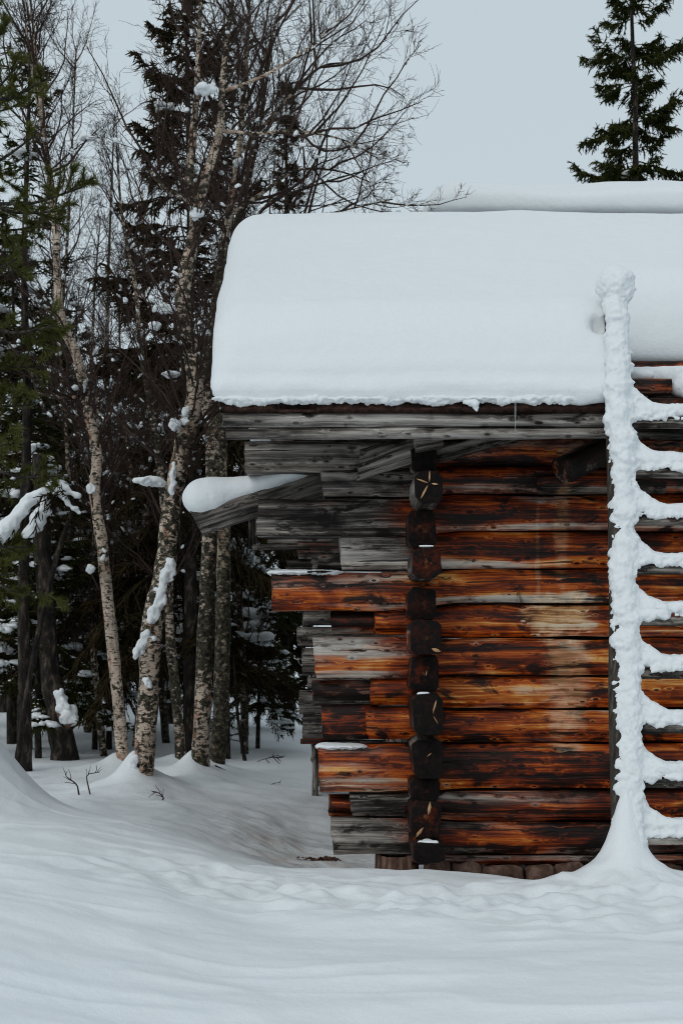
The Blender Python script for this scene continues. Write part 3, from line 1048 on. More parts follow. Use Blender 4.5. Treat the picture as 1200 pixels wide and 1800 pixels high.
# icicle
bag = Bag()
ic = [P(905, y_, 7.04) for y_ in (704, 715, 730, 745, 764)]
bag.tubes(np.array(ic), np.array([.008, .0055, .0045, .003, .0008]), 6)
o = link('icicle', bag.mesh('icicle', (M_ICE,), True), cabin)

# snow lines on tails
def tail_snow(px0, px1, py, d, h, dy=0.06):
    a, b = P(px0, py, d), P(px1, py, d)
    pr = []
    n = max(3, int((b[0] - a[0]) / 0.05))
    for k in range(n + 1):
        s = k / n
        hh = h * (1 - 0.75 * s)
        pr.append((a[0] + (b[0] - a[0]) * s, a[1] + dy, a[2] + (b[2] - a[2]) * s, 0.05, 0.07, hh + .006))
    snow_blob('tail_snow', pr, cabin, 0.006, 0.02, 0.005, 40)


tail_snow(484, 590, 1006, 7.69, 0.008, 0.06)
tail_snow(570, 632, 1313, 7.67, 0.014, 0.06)
for i, p0, p1, h in [(7, 736, 752, .010), (11, 738, 766, .014), (3, 738, 760, .004)]:
    o_, cx, y, cz = END_OBJ[i]
    d = 7.69 + y
    a, b = P(p0, ENDS[i][2] + 1, d + .03), P(p1, ENDS[i][2] + 1, d + .03)
    snow_blob('tail_snow', [('cap', a, b, h, h), ((a[0] + b[0]) / 2, a[1] + .05, a[2], .03, .06, h)], cabin, 0.006, 0.01, 0.001, 40)

# rear corner of the cabin: grey tails, posts and boards
DR = 11.7
REAR = [(523, 951, 983), (548, 962, 1001), (503, 983, 1003), (512, 1030, 1072), (532, 1074, 1099), (523, 1101, 1138), (531, 1139, 1188), (540, 1190, 1214), (526, 1215, 1257), (533, 1258, 1300), (548, 1302, 1345), (552, 1347, 1384)]
for i, (pl, t0, b0) in enumerate(REAR):
    hewn('wall_log', xpx(pl, DR), 0.75, (zpx(b0, DR), zpx(t0, DR)), (zpx(b0, DR), zpx(t0, DR)), DR + CY + 0.02 * (i % 3), 0.18, cabin, 0.95, -0.05, seed=80 + i, mats=(M_TIMBER, M_TIMBER))
# the rear wall behind them and the far end wall, hidden by the front
for i in range(13):
    z = -0.02 + i * 0.19
    hewn('wall_log', 0.75, XR, (z, z + .187), (z, z + .187), 4.0, 0.18, cabin, 0.8, 0.1, seed=120 + i, mats=(M_TIMBER, M_TIMBER))
for i in range(13):
    z = -0.02 + i * 0.19
    beam('wall_log', (XR - 0.06, -0.25, z + .09), (XR - 0.06, 4.25, z + .09), 0.16, 0.187, cabin, 0.7, 0.1, seed=140 + i)
beam('post', P(440, 965, DR), P(440, 800, DR), 0.03, 0.03, cabin, 0.9, -0.1, seed=20)
beam('post', P(448, 958, DR + .05), P(448, 800, DR + .05), 0.04, 0.03, cabin, 0.9, 0.0, seed=21)
beam('board', P(444, 962, DR), P(545, 962, DR), 0.03, 0.045, cabin, 1.0, -0.2, seed=22)
beam('board', P(470, 950, DR + .1), P(600, 950, DR + .1), 0.03, 0.05, cabin, 0.9, 0.2, seed=23)
beam('board', P(430, 822, DR - .1), P(600, 822, DR - .1), 0.06, 0.16, cabin, 0.9, 0.2, seed=24)
beam('sill', P(528, 1303, DR - .2), P(575, 1303, DR - .2), 0.06, 0.04, cabin, 0.0, -0.2, seed=25)
beam('post', (P(554, 1385, DR - .15) - np.array((0, 0, .2))), P(554, 1300, DR - .15), 0.05, 0.05, cabin, 0.9, 0.45, seed=26)

# sill beam and foundation stones
hewn('sill', xpx(715), XR, (zpx(1517), zpx(1505)), (zpx(1517), zpx(1505)), 0.01, 0.17, cabin, 0.5, 0.1, seed=70, cham=0.006, low=0.008)


def rock(name, c, r, mat, parent, seed, rough=0.18, sub=2):
    import bmesh
    bm = bmesh.new()
    bmesh.ops.create_icosphere(bm, subdivisions=sub, radius=1.0)
    V = np.array([v.co[:] for v in bm.verts])
    F_ = np.array([[v.index for v in f.verts] for f in bm.faces])
    bm.free()
    V = np.sign(V) * np.abs(V) ** 0.65
    V = V * (1 + rough * fbm(V, 1.3, 2, seed * 5.3))[:, None] * np.array(r)
    return link(name, mesh_np(name, V, None, F_, False, (mat,)), parent, c)


x = 0.44
i = 0
while x < 3.5:
    w = random.uniform(.06, .12)
    rock('stone', (x + w, 0.05 + random.uniform(-.03, .02), zpx(1536) + random.uniform(-.01, .01)), (w * 1.02, 0.09, 0.062), M_STONE, cabin, i, 0.22)
    rock('stone', (x + w * .8, 0.07, zpx(1536) - 0.11), (w, 0.10, 0.07), M_STONE, cabin, i + 50)
    x += 2 * w
    i += 1
# bark-covered stump carrying the corner
bag = Bag()
th = np.linspace(0, 2 * math.pi, 49)[:-1]
rings = []
for z in np.linspace(-0.25, zpx(1506), 14):
    q = np.stack([np.cos(th) * 2, np.sin(th) * 2, np.full(48, z * 1.2)], -1)
    r = 0.105 + 0.02 * vnoise(q, 2.4) + 0.010 * vnoise(q, 7)
    cx_ = xpx(697, 7.7)
    rings.append(np.stack([cx_ + r * 1.05 * np.cos(th), 0.09 + r * np.sin(th), np.full(48, z)], -1))
rings = np.array(rings)
k = 48
i_ = (np.arange(13) * k)[:, None]
j = np.arange(k)[None]
bag.add(rings.reshape(-1, 3), np.stack([i_ + j, i_ + (j + 1) % k, i_ + k + (j + 1) % k, i_ + k + j], -1).reshape(-1, 4))
link('corner_stump', bag.mesh('corner_stump', (M_BARK,)), cabin)

# ================================================================ taller storehouse behind
store = thing('log_storehouse', 'taller log storehouse behind the cabin, only its snowy roof edge showing', 'storehouse', (2.9, 6.5, 0.0))
DS = 13.6
ys_ = DS + CY
zs0 = zpx(377, DS)
for i in range(26):
    z = -0.1 + i * 0.2
    if z + 0.2 > zs0 - 0.1:
        break
    beam('log', (1.3, ys_ + .5, z + .1), (6.0, ys_ + .5, z + .1), 0.17, 0.197, store, 0.7, 0.1, seed=200 + i)
    beam('corner_log', (1.5, ys_ + .3, z + .1), (1.5, ys_ + 3.2, z + .1), 0.17, 0.197, store, 0.7, 0.1, seed=240 + i)
xs0 = xpx(768, DS)
slab('roof_deck', ((xs0, ys_ + .05, zs0 - .02), (6.2, ys_ + .05, zs0 - .02), (6.2, ys_ + 1.85, zs0 + .37), (xs0, ys_ + 1.85, zs0 + .37)), 0.05, M_TIMBER, store)
slab('roof_deck', ((xs0, ys_ + 3.65, zs0 - .02), (6.2, ys_ + 3.65, zs0 - .02), (6.2, ys_ + 1.853, zs0 + .37), (xs0, ys_ + 1.853, zs0 + .37)), 0.05, M_TIMBER, store)


def store_snow(X, Y, Z):
    v = np.abs(Y - (ys_ + 1.85))
    v = np.sqrt(v ** 2 + 0.25) - 0.12
    T = 0.25 + 0.02 * np.sin(X * 2.3) + 0.37 * np.clip(1 - v / 1.6, 0, 1)
    n = Z - (zs0 + 0.38 - v * 0.21)
    a = np.abs(n - T / 2) - T / 2
    b = v - 1.9
    c = xpx(750, DS) - X + 0.25 * np.clip(n / T, 0, 1.2) ** 2
    r = 0.10
    m = np.maximum(np.maximum(a, b), c)
    out = np.sqrt(np.maximum(a + r, 0) ** 2 + np.maximum(b + r, 0) ** 2 + np.maximum(c + r, 0) ** 2)
    return np.where(m + r < 0, m, out - r)


V, Q = nets(store_snow, (0.7, ys_ - .2, zs0 - .12), (6.25, ys_ + 4.0, zs0 + 1.15), 0.05)
N = vnormals(V, Q)
V = V + N * (0.014 * fbm(V, 2.5, 3))[:, None]
c = V.mean(0)
link('roof_snow', mesh_np('roof_snow', V - c, Q, None, True, (M_SNOW,)), store, c)

# ================================================================ ladder
ladder = thing('wooden_ladder', 'wooden pole ladder caked in snow, leaning on the cabin eave', 'ladder', (1.31, -1.13, 0.0))


def lad(z, off=0.0):
    """the left rail's centre at height z"""
    s = (z - 0.1)
    return np.array((1.315 + off + 0.018 * s, -1.13 + 0.19 * s, z))


for off in (0.0, 0.62):
    bag = Bag()
    zz = np.linspace(-0.05, 3.02, 26)
    pts = np.array([lad(z, off) for z in zz])
    pts[:, 0] += 0.006 * vnoise(np.stack([zz * 2, zz * 0 + off, zz * 0], -1))
    pts[:, 0] -= 0.010
    bag.tubes(pts, 0.058 - 0.003 * zz, 10)
    o = link('rail', bag.mesh('rail', (M_RAIL,), True), ladder)
RUNGS = [(710, 736), (795, 824), (885, 906), (972, 993), (1058, 1083), (1150, 1176), (1247, 1272), (1340, 1367), (1438, 1466)]
snow = []
rn = random.Random(3)
z = 0.0
zs_r = []
for (t0, b0) in RUNGS:
    zb = 1.0
    for _ in range(6):
        dd = lad(zb)[1] - CY
        zb = ZC + (1130 - b0 - 5) * dd / F
    zt = zb + (b0 + 5 - t0) * (lad(zb)[1] - CY) / F
    zs_r.append((zb, zt))
    a, b = lad(zb - 0.012), lad(zb - 0.012, 0.62)
    beam('rung', a, b, 0.05, 0.045, ladder, 0.75, 0.15, seed=300 + int(b0))
    h = zt - zb
    a, b = lad((zb + zt) / 2 + 0.012), lad((zb + zt) / 2 + 0.012, 0.62)
    for s in np.linspace(0.0, 1.0, 16):
        c = a + (b - a) * s
        edge = abs(s - 0.5) * 2
        rise = 0.02 * max(0, edge - 0.6) / 0.4
        snow.append((c[0], c[1] - 0.004, c[2] + rise + rn.uniform(-.004, .004), 0.05, 0.036 + rn.uniform(-.004, .006), h / 2 - 0.013 + rise * .7 + rn.uniform(-.003, .003)))
    # webs where rung snow climbs the rails
    g = rn.uniform(0.11, 0.19)
    for sgn, off in ((1, 0.0), (-1, 0.62)):
        p0 = lad(zt + g, off) + np.array((0.03 * sgn, -0.015, 0))
        pm = lad(zt + g * .3, off) + np.array((0.07 * sgn, -0.012, 0))
        p1 = lad(zt - 0.035, off) + np.array((0.20 * sgn, -0.008, 0))
        snow.append(('cap', p0, pm, 0.018, 0.027))
        snow.append(('cap', pm, p1, 0.027, 0.020))
        pl = lad(zb + 0.02, off)
        snow.append((pl[0] + .03 * sgn, pl[1] - .02, pl[2] + .03, .05, .04, .05))
for off in (0.0, 0.62):
    z = 0.12
    while z < 2.98:
        low = z < 1.25
        # bare stretches of pole higher up, unbroken rime below
        bare = (not low) and (abs(z - 2.04) < 0.03 or abs(z - 1.79) < 0.02 or abs(z - 1.335) < 0.035)
        r = (0.050 if low else rn.uniform(0.040, 0.070)) * (0.55 if bare else 1.0)
        c = lad(z, off)
        ox = 0.018 if low else rn.uniform(-0.006, 0.03)
        if z > 2.3:
            ox, r = -0.006 + rn.uniform(-.008, .010), max(r, .058)
        snow.append((c[0] + ox, c[1] - 0.034 + (0 if low else rn.uniform(-.02, .005)), c[2], r, r * 0.85, r * (0.95 if low else 0.9)))
        z += 0.04 if low else 0.052
    c = lad(3.02, off)
    for kx, kz, kr in ((0, .05, .082), (-.035, .03, .062), (.035, .06, .060), (-.01, .085, .055), (.02, .005, .07)):
        snow.append((c[0] + kx, c[1] - .02, c[2] + kz, kr, kr, kr))
    snow.append((c[0] + .0, c[1] - .01, c[2] - 0.06, .06, .06, .08))
    # foot
    for q in range(8):
        z = 0.10 + 0.05 * q
        c = lad(z, off)
        snow.append((c[0] + .005, c[1] - .02, c[2], .125 - .008 * q, .13 - .009 * q, .06))
for off in (0.0, 0.62):
    for q in range(260):        # crumbs and feathered edges along the rail
        z = rn.uniform(0.3, 2.75)
        c = lad(z, off)
        sd = rn.choice((-1, 1))
        r = rn.uniform(.004, .012)
        snow.append((c[0] + .014 + sd * rn.uniform(.040, .058), c[1] - rn.uniform(.0, .05), z, r, r, r * rn.uniform(.6, 1.4)))
    for zb, zt in zs_r:
        for q in range(24):
            c = lad(zb, 0) + np.array((rn.uniform(.06, .56), rn.uniform(-.045, -.01), rn.uniform(-.006, .018)))
            r = rn.uniform(.004, .010)
            snow.append((c[0], c[1], c[2] + .01, r * 1.5, r, r))
snow = [p if p[0] == 'cap' else tuple(float(c) for c in p) for p in snow]
snow_blob('ladder_snow', snow, ladder, 0.0078, 0.02, 0.007, 50, amp2=0.006, fs2=13)

# ================================================================ trees
def norm(v):
    return v / (np.linalg.norm(v, axis=-1, keepdims=True) + 1e-9)


def at(poly, t):
    """points and tangents on polylines poly (M,n,3) at t (M,)"""
    n = poly.shape[1]
    u = np.clip(t, 0, 0.9999) * (n - 1)
    i = u.astype(int)
    f = (u - i)[:, None]
    m = np.arange(len(poly))
    a, b = poly[m, i], poly[m, i + 1]
    return a * (1 - f) + b * f, norm(b - a)


def children(rng, parent, plen, count, tmin, tmax, ang, lmin, lmax, up, npts=4, wig=0.12, tip=0.4):
    """side shoots on polylines: returns polylines, lengths"""
    M = len(parent)
    idx = np.repeat(np.arange(M), count)
    t = rng.uniform(tmin, tmax, len(idx))
    p, tan = at(parent[idx], t)
    r = rng.standard_normal((len(idx), 3))
    perp = norm(r - (r * tan).sum(1, keepdims=True) * tan)
    a = np.radians(rng.uniform(ang[0], ang[1], len(idx)))[:, None]
    d = norm(tan * np.cos(a) + perp * np.sin(a) + np.array([0, 0, up]))
    L = plen[idx] * rng.uniform(lmin, lmax, len(idx)) * (1 - tip * t)
    pts = [p]
    dd = d
    for k in range(npts - 1):
        dd = norm(dd + wig * rng.standard_normal(dd.shape) + np.array([0, 0, up * 0.35]))
        pts.append(pts[-1] + dd * (L / (npts - 1))[:, None])
    return np.stack(pts, 1), L, idx


def tree_trunk(bag, pts, rad, k=10, seed=0, sub=6):
    pts, rad = np.array(pts, float), np.array(rad, float)
    n = len(pts)
    u = np.linspace(0, n - 1, (n - 1) * sub + 1)
    # Catmull-Rom through the points
    i = np.clip(u.astype(int), 0, n - 2)
    f = (u - i)[:, None]
    g = lambda k_: pts[np.clip(i + k_, 0, n - 1)]
    p0, p1, p2, p3 = g(-1), g(0), g(1), g(2)
    C = 0.5 * (2 * p1 + (p2 - p0) * f + (2 * p0 - 5 * p1 + 4 * p2 - p3) * f ** 2 + (3 * p1 - p0 - 3 * p2 + p3) * f ** 3)
    R = np.interp(u, np.arange(n), rad)
    C = C + (vnoise(C, 5.0, seed)[:, None] * 0.15 * R[:, None])
    bag.tubes(C, R * (1 + 0.12 * vnoise(C, 8.0, seed + 3.0)), k)
    return C, R


def lumps(bag, rng, c, tan):
    """small irregular pats of snow lying along twigs at points c"""
    M = len(c)
    if not M:
        return
    ang = np.arange(6) * math.pi / 3
    L = rng.uniform(.010, .040, M) * rng.uniform(.5, 1.3, M)
    h = np.minimum(L, .022) * rng.uniform(.5, 1.0, M)
    sd = norm(np.cross(tan, np.array([0, 0, 1.0])))
    V = []
    for lv, (rr, zz) in enumerate(((.05, 1.5), (.7, 1.2), (1.0, .3), (.6, -.3))):
        for q in ang:
            j = rng.uniform(.6, 1.3, (M, 1))
            V.append(c + tan * (L[:, None] * rr * j * math.cos(q)) + sd * (h[:, None] * 1.1 * rr * j * math.sin(q)) + np.array([0, 0, 1.0]) * (h[:, None] * (zz + rng.uniform(-.2, .2, (M, 1)))))
    V = np.stack(V, 1)
    Q = []
    for lv in range(3):
        for k in range(6):
            Q.append((lv * 6 + k, lv * 6 + 6 + k, lv * 6 + 6 + (k + 1) % 6, lv * 6 + (k + 1) % 6))
    Q = np.array(Q)
    bag.add(V.reshape(-1, 3), (Q[None] + (np.arange(M) * 24)[:, None, None]).reshape(-1, 4))


def birch(name, label, cat, pxpath, d, group=None, mat=None, twigs=1.0, lean=0.0, seed=1, extra=(), tmin=0.4, blen=1.0, clumps=(), plaster=()):
    """pxpath: (px, py, width px) up the trunk"""
    rng = np.random.default_rng(seed)
    base = P(pxpath[0][0], pxpath[0][1], d)
    root = thing(name, label, cat, base, group)
    tb = Bag()
    stems = []
    path = [P(px, py, d + lean * k) for k, (px, py, w) in enumerate(pxpath)]
    rad = [w * d / F / 2 for (px, py, w) in pxpath]
    path = [path[0] - np.array((0, 0, .3))] + path
    rad = [rad[0] * 1.15] + rad
    C, R = tree_trunk(tb, path, rad, 12, seed)
    stems.append((C, R))
    for ex in extra:
        dd = d + lean * len(pxpath) * .6
        C2, R2 = tree_trunk(tb, [P(a, b, dd) for a, b, w in ex], [w * d / F / 2 for a, b, w in ex], 8, seed + 1)
        stems.append((C2, R2))
    o = link('trunk', tb.mesh('trunk', (mat or M_BIRCH,), True), root)
    cb = Bag()
    sl = Bag()
    for C, R in stems:
        hgt = np.linalg.norm(np.diff(C, axis=0), axis=1).sum()
        nb = int(hgt * 7 * twigs)
        one = C[None]
        tn = tmin if C is stems[0][0] else 0.1
        B1, L1, i1 = children(rng, one, np.array([blen]), nb, tn, 0.99, (35, 65), 0.5, 1.6, 0.25, 7, 0.16, 0.45)
        B2, L2, i2 = children(rng, B1, L1, 9, 0.15, 1.0, (25, 60), 0.25, 0.6, 0.10, 5, 0.18, 0.4)
        B3, L3, i3 = children(rng, B2, L2, 6, 0.15, 1.0, (20, 55), 0.25, 0.6, 0.04, 4, 0.2, 0.3)
        t1 = np.linspace(1, 0.25, 7)[None] * np.clip(L1 * 0.011, .004, .016)[:, None]
        t2 = np.linspace(1, 0.4, 5)[None] * np.clip(L2 * 0.007, .0022, .006)[:, None]
        t3 = np.linspace(1, 0.5, 4)[None] * np.full(len(L3), 0.0019)[:, None]
        cb.tubes(B1, t1, 5)
        for BB, cnt_ in ((B1, 3), (B2, 1)):
            ix = np.repeat(np.arange(len(BB)), cnt_)
            pp, tt_ = at(BB[ix], rng.uniform(.1, .9, len(ix)))
            ok = (np.abs(tt_[:, 2]) < 0.7) & (pp[:, 2] < 6.5) & (rng.random(len(ix)) < (.5 if cnt_ == 3 else .16))
            lumps(sl, rng, pp[ok], tt_[ok])
        cb.tubes(B2, t2, 3)
        cb.tubes(B3, t3, 3)
    # boughs that carry snow lumps
    for (px, py, rx, rz) in clumps:
        c = P(px, py, d - .05)
        k = np.argmin(np.linalg.norm(stems[0][0] - (c - np.array((0, 0, .25))), axis=1))
        s = stems[0][0][k]
        m = (s + c) / 2 + np.array((0, 0, -0.08))
        e = c + (c - s) * 0.35 + np.array((0, 0, -.02))
        cb.tubes(np.array([s, m, c + np.array((0, 0, -rz * d / F * .6)), e]), np.array([.014, .011, .008, .003]), 5)
    o = link('branches', cb.mesh('branches', (M_TWIG,)), root)
    if sl.n:
        o = link('branch_snow', sl.mesh('branch_snow', (M_SNOW,), True), root)
        o['kind'] = 'stuff'
    rn = random.Random(seed)
    for (px, py, rx, rz) in clumps:
        c = P(px, py, d - .05)
        a, b = rx * d / F, rz * d / F
        prim = []
        for q in range(11):
            ang = rn.uniform(0, 6.28)
            rr = rn.random() ** .5
            k_ = rn.uniform(.22, .5) * (1.15 - .5 * rr)
            prim.append((c[0] + rr * math.cos(ang) * a * .8, c[1] + rr * math.sin(ang) * a * .6, c[2] + rn.uniform(-.3, .45) * b * (1 - .5 * rr), a * k_, a * k_, b * k_ * 1.3))
        prim.append((c[0], c[1], c[2], a * .55, a * .5, b * .6))
        snow_blob('snow_clump', prim, root, max(.009, b / 8), 0.018, 0.012, 24)
    for (px0, py0, px1, py1, w) in plaster:     # snow driven against the bark
        prim = []
        n = max(4, int(abs(py1 - py0) / 2.2))
        for q in range(n + 1):
            s = q / n
            c = P(px0 + (px1 - px0) * s + rn.gauss(0, w * .22), py0 + (py1 - py0) * s + rn.uniform(-3, 3), d - .06 + rn.uniform(-.012, .02))
            r = w * d / F / 2 * rn.uniform(.22, .62)
            prim.append((c[0], c[1], c[2], r, r * .7, r * rn.uniform(.9, 1.7)))
        snow_blob('bark_snow', prim, root, 0.010, 0.014, 0.010, 26)
    return root


birch('birch_tree', 'thick leaning birch with snow plastered on its bark above a bent stem', 'birch',
      [(250, 1415, 36), (256, 1310, 36), (262, 1200, 36), (268, 1100, 38), (288, 1000, 38), (300, 900, 34), (314, 820, 32), (331, 750, 32), (342, 690, 30), (340, 640, 30), (325, 560, 29), (324, 500, 27), (340, 420, 24), (346, 380, 24), (332, 330, 17), (338, 250, 14), (346, 170, 11), (350, 60, 7), (356, -60, 4)],
      11.0, seed=11, lean=0.01, tmin=0.33, twigs=1.6, blen=1.0,
      extra=[[(346, 385, 22), (360, 320, 18), (384, 240, 15), (390, 170, 12), (400, 60, 8), (420, -60, 4)], [(330, 350, 12), (290, 330, 10), (266, 300, 6)], [(395, 160, 8), (470, 130, 6), (540, 85, 4), (600, 30, 2)], [(388, 230, 8), (450, 235, 6), (520, 230, 5), (600, 245, 3), (650, 270, 2)]],
      clumps=[(288, 542, 19, 15), (268, 572, 14, 9), (300, 657, 18, 8), (345, 378, 13, 16), (360, 158, 20, 16), (308, 745, 12, 14), (262, 847, 30, 13)],
      plaster=[(268, 1092, 300, 985, 24), (246, 1150, 262, 1110, 22), (300, 870, 306, 815, 12), (322, 745, 328, 715, 14), (255, 1205, 262, 1195, 20), (236, 1330, 246, 1405, 18)])
birch('birch_tree', 'slender pale birch leaning left, standing alone beside the drift mound', 'birch',
      [(215, 1366, 24), (213, 1300, 22), (205, 1200, 22), (192, 1080, 21), (180, 960, 20), (166, 870, 19), (170, 800, 20), (152, 710, 19), (136, 630, 18), (109, 565, 17), (101, 480, 14), (98, 400, 13), (92, 340, 12), (76, 220, 9), (64, 100, 6), (52, -20, 3)],
      13.0, seed=12, tmin=0.32, twigs=1.5, blen=1.0, extra=[[(92, 340, 9), (70, 200, 6), (48, 60, 4), (40, -40, 2)], [(150, 690, 9), (120, 700, 6), (60, 690, 4)]],
      clumps=[(152, 243, 14, 7), (160, 860, 9, 12), (132, 682, 8, 6), (160, 1000, 8, 10)], plaster=[(148, 690, 152, 668, 9), (180, 985, 184, 965, 10)])
birch('birch_tree', 'straight lichen-crusted birch, paler of the pair beside the cabin', 'birch',
      [(352, 1388, 34), (355, 1290, 30), (358, 1180, 29), (362, 1080, 28), (368, 960, 27), (374, 860, 25), (372, 760, 24), (364, 690, 24), (368, 620, 23), (380, 540, 20), (392, 440, 17), (402, 380, 15), (418, 280, 12), (428, 170, 9), (436, 50, 6), (440, -60, 3)],
      12.0, seed=13, mat=M_BIRCH_D, tmin=0.45, twigs=1.25, blen=1.05,
      extra=[[(402, 380, 9), (460, 340, 7), (520, 300, 5), (590, 300, 3), (650, 320, 2)], [(420, 270, 8), (500, 180, 6), (560, 120, 4), (610, 110, 2)], [(392, 430, 8), (480, 400, 6), (560, 380, 4), (690, 350, 2)], [(425, 200, 7), (470, 90, 5), (500, -20, 3)]],
      clumps=[(420, 286, 12, 10), (362, 738, 11, 8), (345, 660, 8, 6)])
birch('birch_tree', 'dark mossy birch, the one of the pair nearer the cabin tails', 'birch',
      [(378, 1370, 30), (386, 1290, 28), (390, 1180, 28), (393, 1060, 27), (392, 950, 26), (388, 860, 25), (388, 770, 24), (398, 660, 21), (404, 540, 17), (412, 420, 14), (440, 300, 10), (462, 180, 7), (480, 60, 4)],
      12.6, seed=14, mat=mat_birch('birch_bark_moss', 0.12, (0.34, 0.27, 0.2)), tmin=0.5, twigs=1.0, blen=1.0, extra=[[(410, 440, 8), (470, 360, 6), (540, 330, 4), (640, 300, 2)]])
birch('birch_tree', 'thin crooked birch between the thick birch and the lichen-crusted one', 'birch',
      [(318, 1352, 20), (312, 1260, 18), (304, 1170, 18), (298, 1080, 17), (294, 980, 16), (288, 880, 14), (276, 790, 13), (262, 700, 11), (246, 600, 9), (238, 500, 7), (215, 380, 5), (205, 250, 3)],
      13.6, seed=15, mat=M_BIRCH_D, tmin=0.35, twigs=1.3, blen=0.9)
YB = [(150, 1330, 19.0, 180, 380), (205, 1320, 18.0, 195, 200), (285, 1330, 17.0, 240, 330), (430, 1335, 18.5, 470, 300), (30, 1330, 18.0, 140, 80), (120, 1335, 15.5, 105, 420), (255, 1335, 15.0, 215, 480), (230, 1335, 16.5, 290, 560), (420, 1335, 15.5, 440, 520), (180, 1335, 14.8, 160, 640)]
for k, (px, py, d, tx, ty) in enumerate(YB):
    n = 8
    path = []
    for s in np.linspace(0, 1, n):
        path.append((px + (tx - px) * s + 10 * math.sin(s * 6 + k), py + (ty - py) * s, 13 * (1 - s) + 2))
    birch('young_birch', 'spindly young birch of bare twigs in the thicket behind the big birches', 'birch', path, d, 'young birches in the thicket', M_BIRCH_D, 1.25, seed=30 + k, tmin=0.2, blen=0.95)


def spruce_mesh(seed, H, R0, expo=0.8, z0=0.6, dens=11, brown=False, droop=1.0, snow_n=60, sparse=1.0, minlen=0.12, rise=0.7, fat=1.0, n3=5, var=(0.55, 1.12)):
    rng = np.random.default_rng(seed)
    nb = int((H - z0) * dens)
    z = z0 + (H - z0) * np.sort(rng.random(nb)) ** 0.95
    s = z / H
    L = R0 * np.clip(1 - s, 0, 1) ** expo * rng.uniform(var[0], var[1], nb) + minlen
    L *= np.where(s > 0.97, 0.6, 1)
    az_ = rng.uniform(0, 2 * math.pi, nb)
    t = np.linspace(0, 1, 8)
    s0 = 0.12 + rise * s
    q = (1.15 * (1 - 0.7 * s)) * droop * rng.uniform(.7, 1.3, nb)
    u = 0.55 * droop * rng.uniform(.6, 1.4, nb)
    dz = L[:, None] * (s0[:, None] * t - q[:, None] * t ** 2 + u[:, None] * t ** 3)
    r = L[:, None] * t * (1 - 0.12 * t)
    sway = az_[:, None] + 0.25 * rng.standard_normal((nb, 1)) * t
    B = np.stack([r * np.cos(sway), r * np.sin(sway), z[:, None] + dz], -1)
    bag = Bag()
    bag.tubes(B, np.linspace(1, .3, 8)[None] * np.clip(L * .014, .004, .022)[:, None], 4)
    # side sprays
    cnt = np.maximum(3, (L * 38 * sparse).astype(int))
    idx = np.repeat(np.arange(nb), cnt)
    tt = rng.uniform(0.12, 1.0, len(idx)) ** 0.8
    p, tan = at(B[idx], tt)
    side = norm(np.cross(tan, np.array([0, 0, 1.0]))) * rng.choice([-1, 1], len(idx))[:, None]
    l2 = (0.30 * L[idx] * (1 - 0.75 * tt) + 0.07) * rng.uniform(.5, 1.2, len(idx))
    d = norm(tan * rng.uniform(.4, 1.0, (len(idx), 1)) + side * rng.uniform(.2, 1.0, (len(idx), 1)) + np.array([0, 0, -0.55 * droop]) * rng.uniform(0, 1.3, (len(idx), 1)))
    P2 = np.stack([p, p + d * (l2 * .5)[:, None], p + d * l2[:, None] + np.array([0, 0, -.12]) * l2[:, None]], 1)
    rr = rng.uniform(.009, .015, len(idx)) * fat
    bag.tubes(P2, np.array([.55, 1.0, .25])[None] * rr[:, None], 3)
    # short finger twigs
    i3 = np.repeat(np.arange(len(idx)), n3)
    p3, t3 = at(P2[i3], rng.uniform(.15, 1, len(i3)))
    rv = rng.standard_normal((len(i3), 3))
    d3 = norm(t3 * .9 + .75 * rv + np.array([0, 0, -.25 * droop]))
    l3 = rng.uniform(.035, .10, len(i3))
    P3 = np.stack([p3, p3 + d3 * l3[:, None]], 1)
    bag.tubes(P3, np.array([1.0, .35])[None] * rng.uniform(.007, .012, len(i3))[:, None] * fat, 3)
    crown = bag.mesh('crown', (M_NEEDLE_B if brown else M_NEEDLE,))
    tb = Bag()
    zz = np.linspace(-0.4, H, 14)
    tp = np.stack([0.03 * np.sin(zz * 1.3 + seed), 0.03 * np.cos(zz * 1.1 + seed), zz], -1)
    tb.tubes(tp, np.clip((H - zz) * .0095 + .012, .01, None), 9)
    trunk = tb.mesh('trunk', (M_SPRUCEBARK,), True)
    # snow lodged on boughs
    sb = Bag()
    ang = np.linspace(0, 2 * math.pi, 7)[:-1]
    pick = rng.choice(len(idx), min(snow_n, len(idx)), replace=False)
    for g in pick:
        ctr = p[g]
        big = rng.uniform(.05, .14) if rng.random() < .12 else rng.uniform(.010, .04)
        for w_ in range(5 if big > .05 else 1):
            c = ctr + rng.standard_normal(3) * np.array((.6, .6, .15)) * big + np.array((0, 0, .012))
            a = big * rng.uniform(.5, 1.0)
            b = a * rng.uniform(.3, .65)
            V = [c + np.array((0, 0, b))]
            for lv, (rr_, zz_) in enumerate(((.7, .6), (1.0, 0.0), (.6, -.4))):
                for q_ in ang:
                    jit = rng.uniform(.55, 1.35)
                    V.append(c + np.array((a * rr_ * jit * math.cos(q_), a * rr_ * jit * math.sin(q_), b * zz_ + rng.uniform(-.35, .35) * b)))
            V.append(c + np.array((0, 0, -b * .5)))
            V = np.array(V)
            T = [(0, 1 + k_, 1 + (k_ + 1) % 6) for k_ in range(6)] + [(19, 13 + (k_ + 1) % 6, 13 + k_) for k_ in range(6)]
            Qd = []
            for lv in range(2):
                o_ = 1 + lv * 6
                Qd += [(o_ + k_, o_ + 6 + k_, o_ + 6 + (k_ + 1) % 6, o_ + (k_ + 1) % 6) for k_ in range(6)]
            sb.add(V, Qd, T)
    sn = sb.mesh('snow_load', (M_SNOW,), True) if snow_n else None
    return trunk, crown, sn


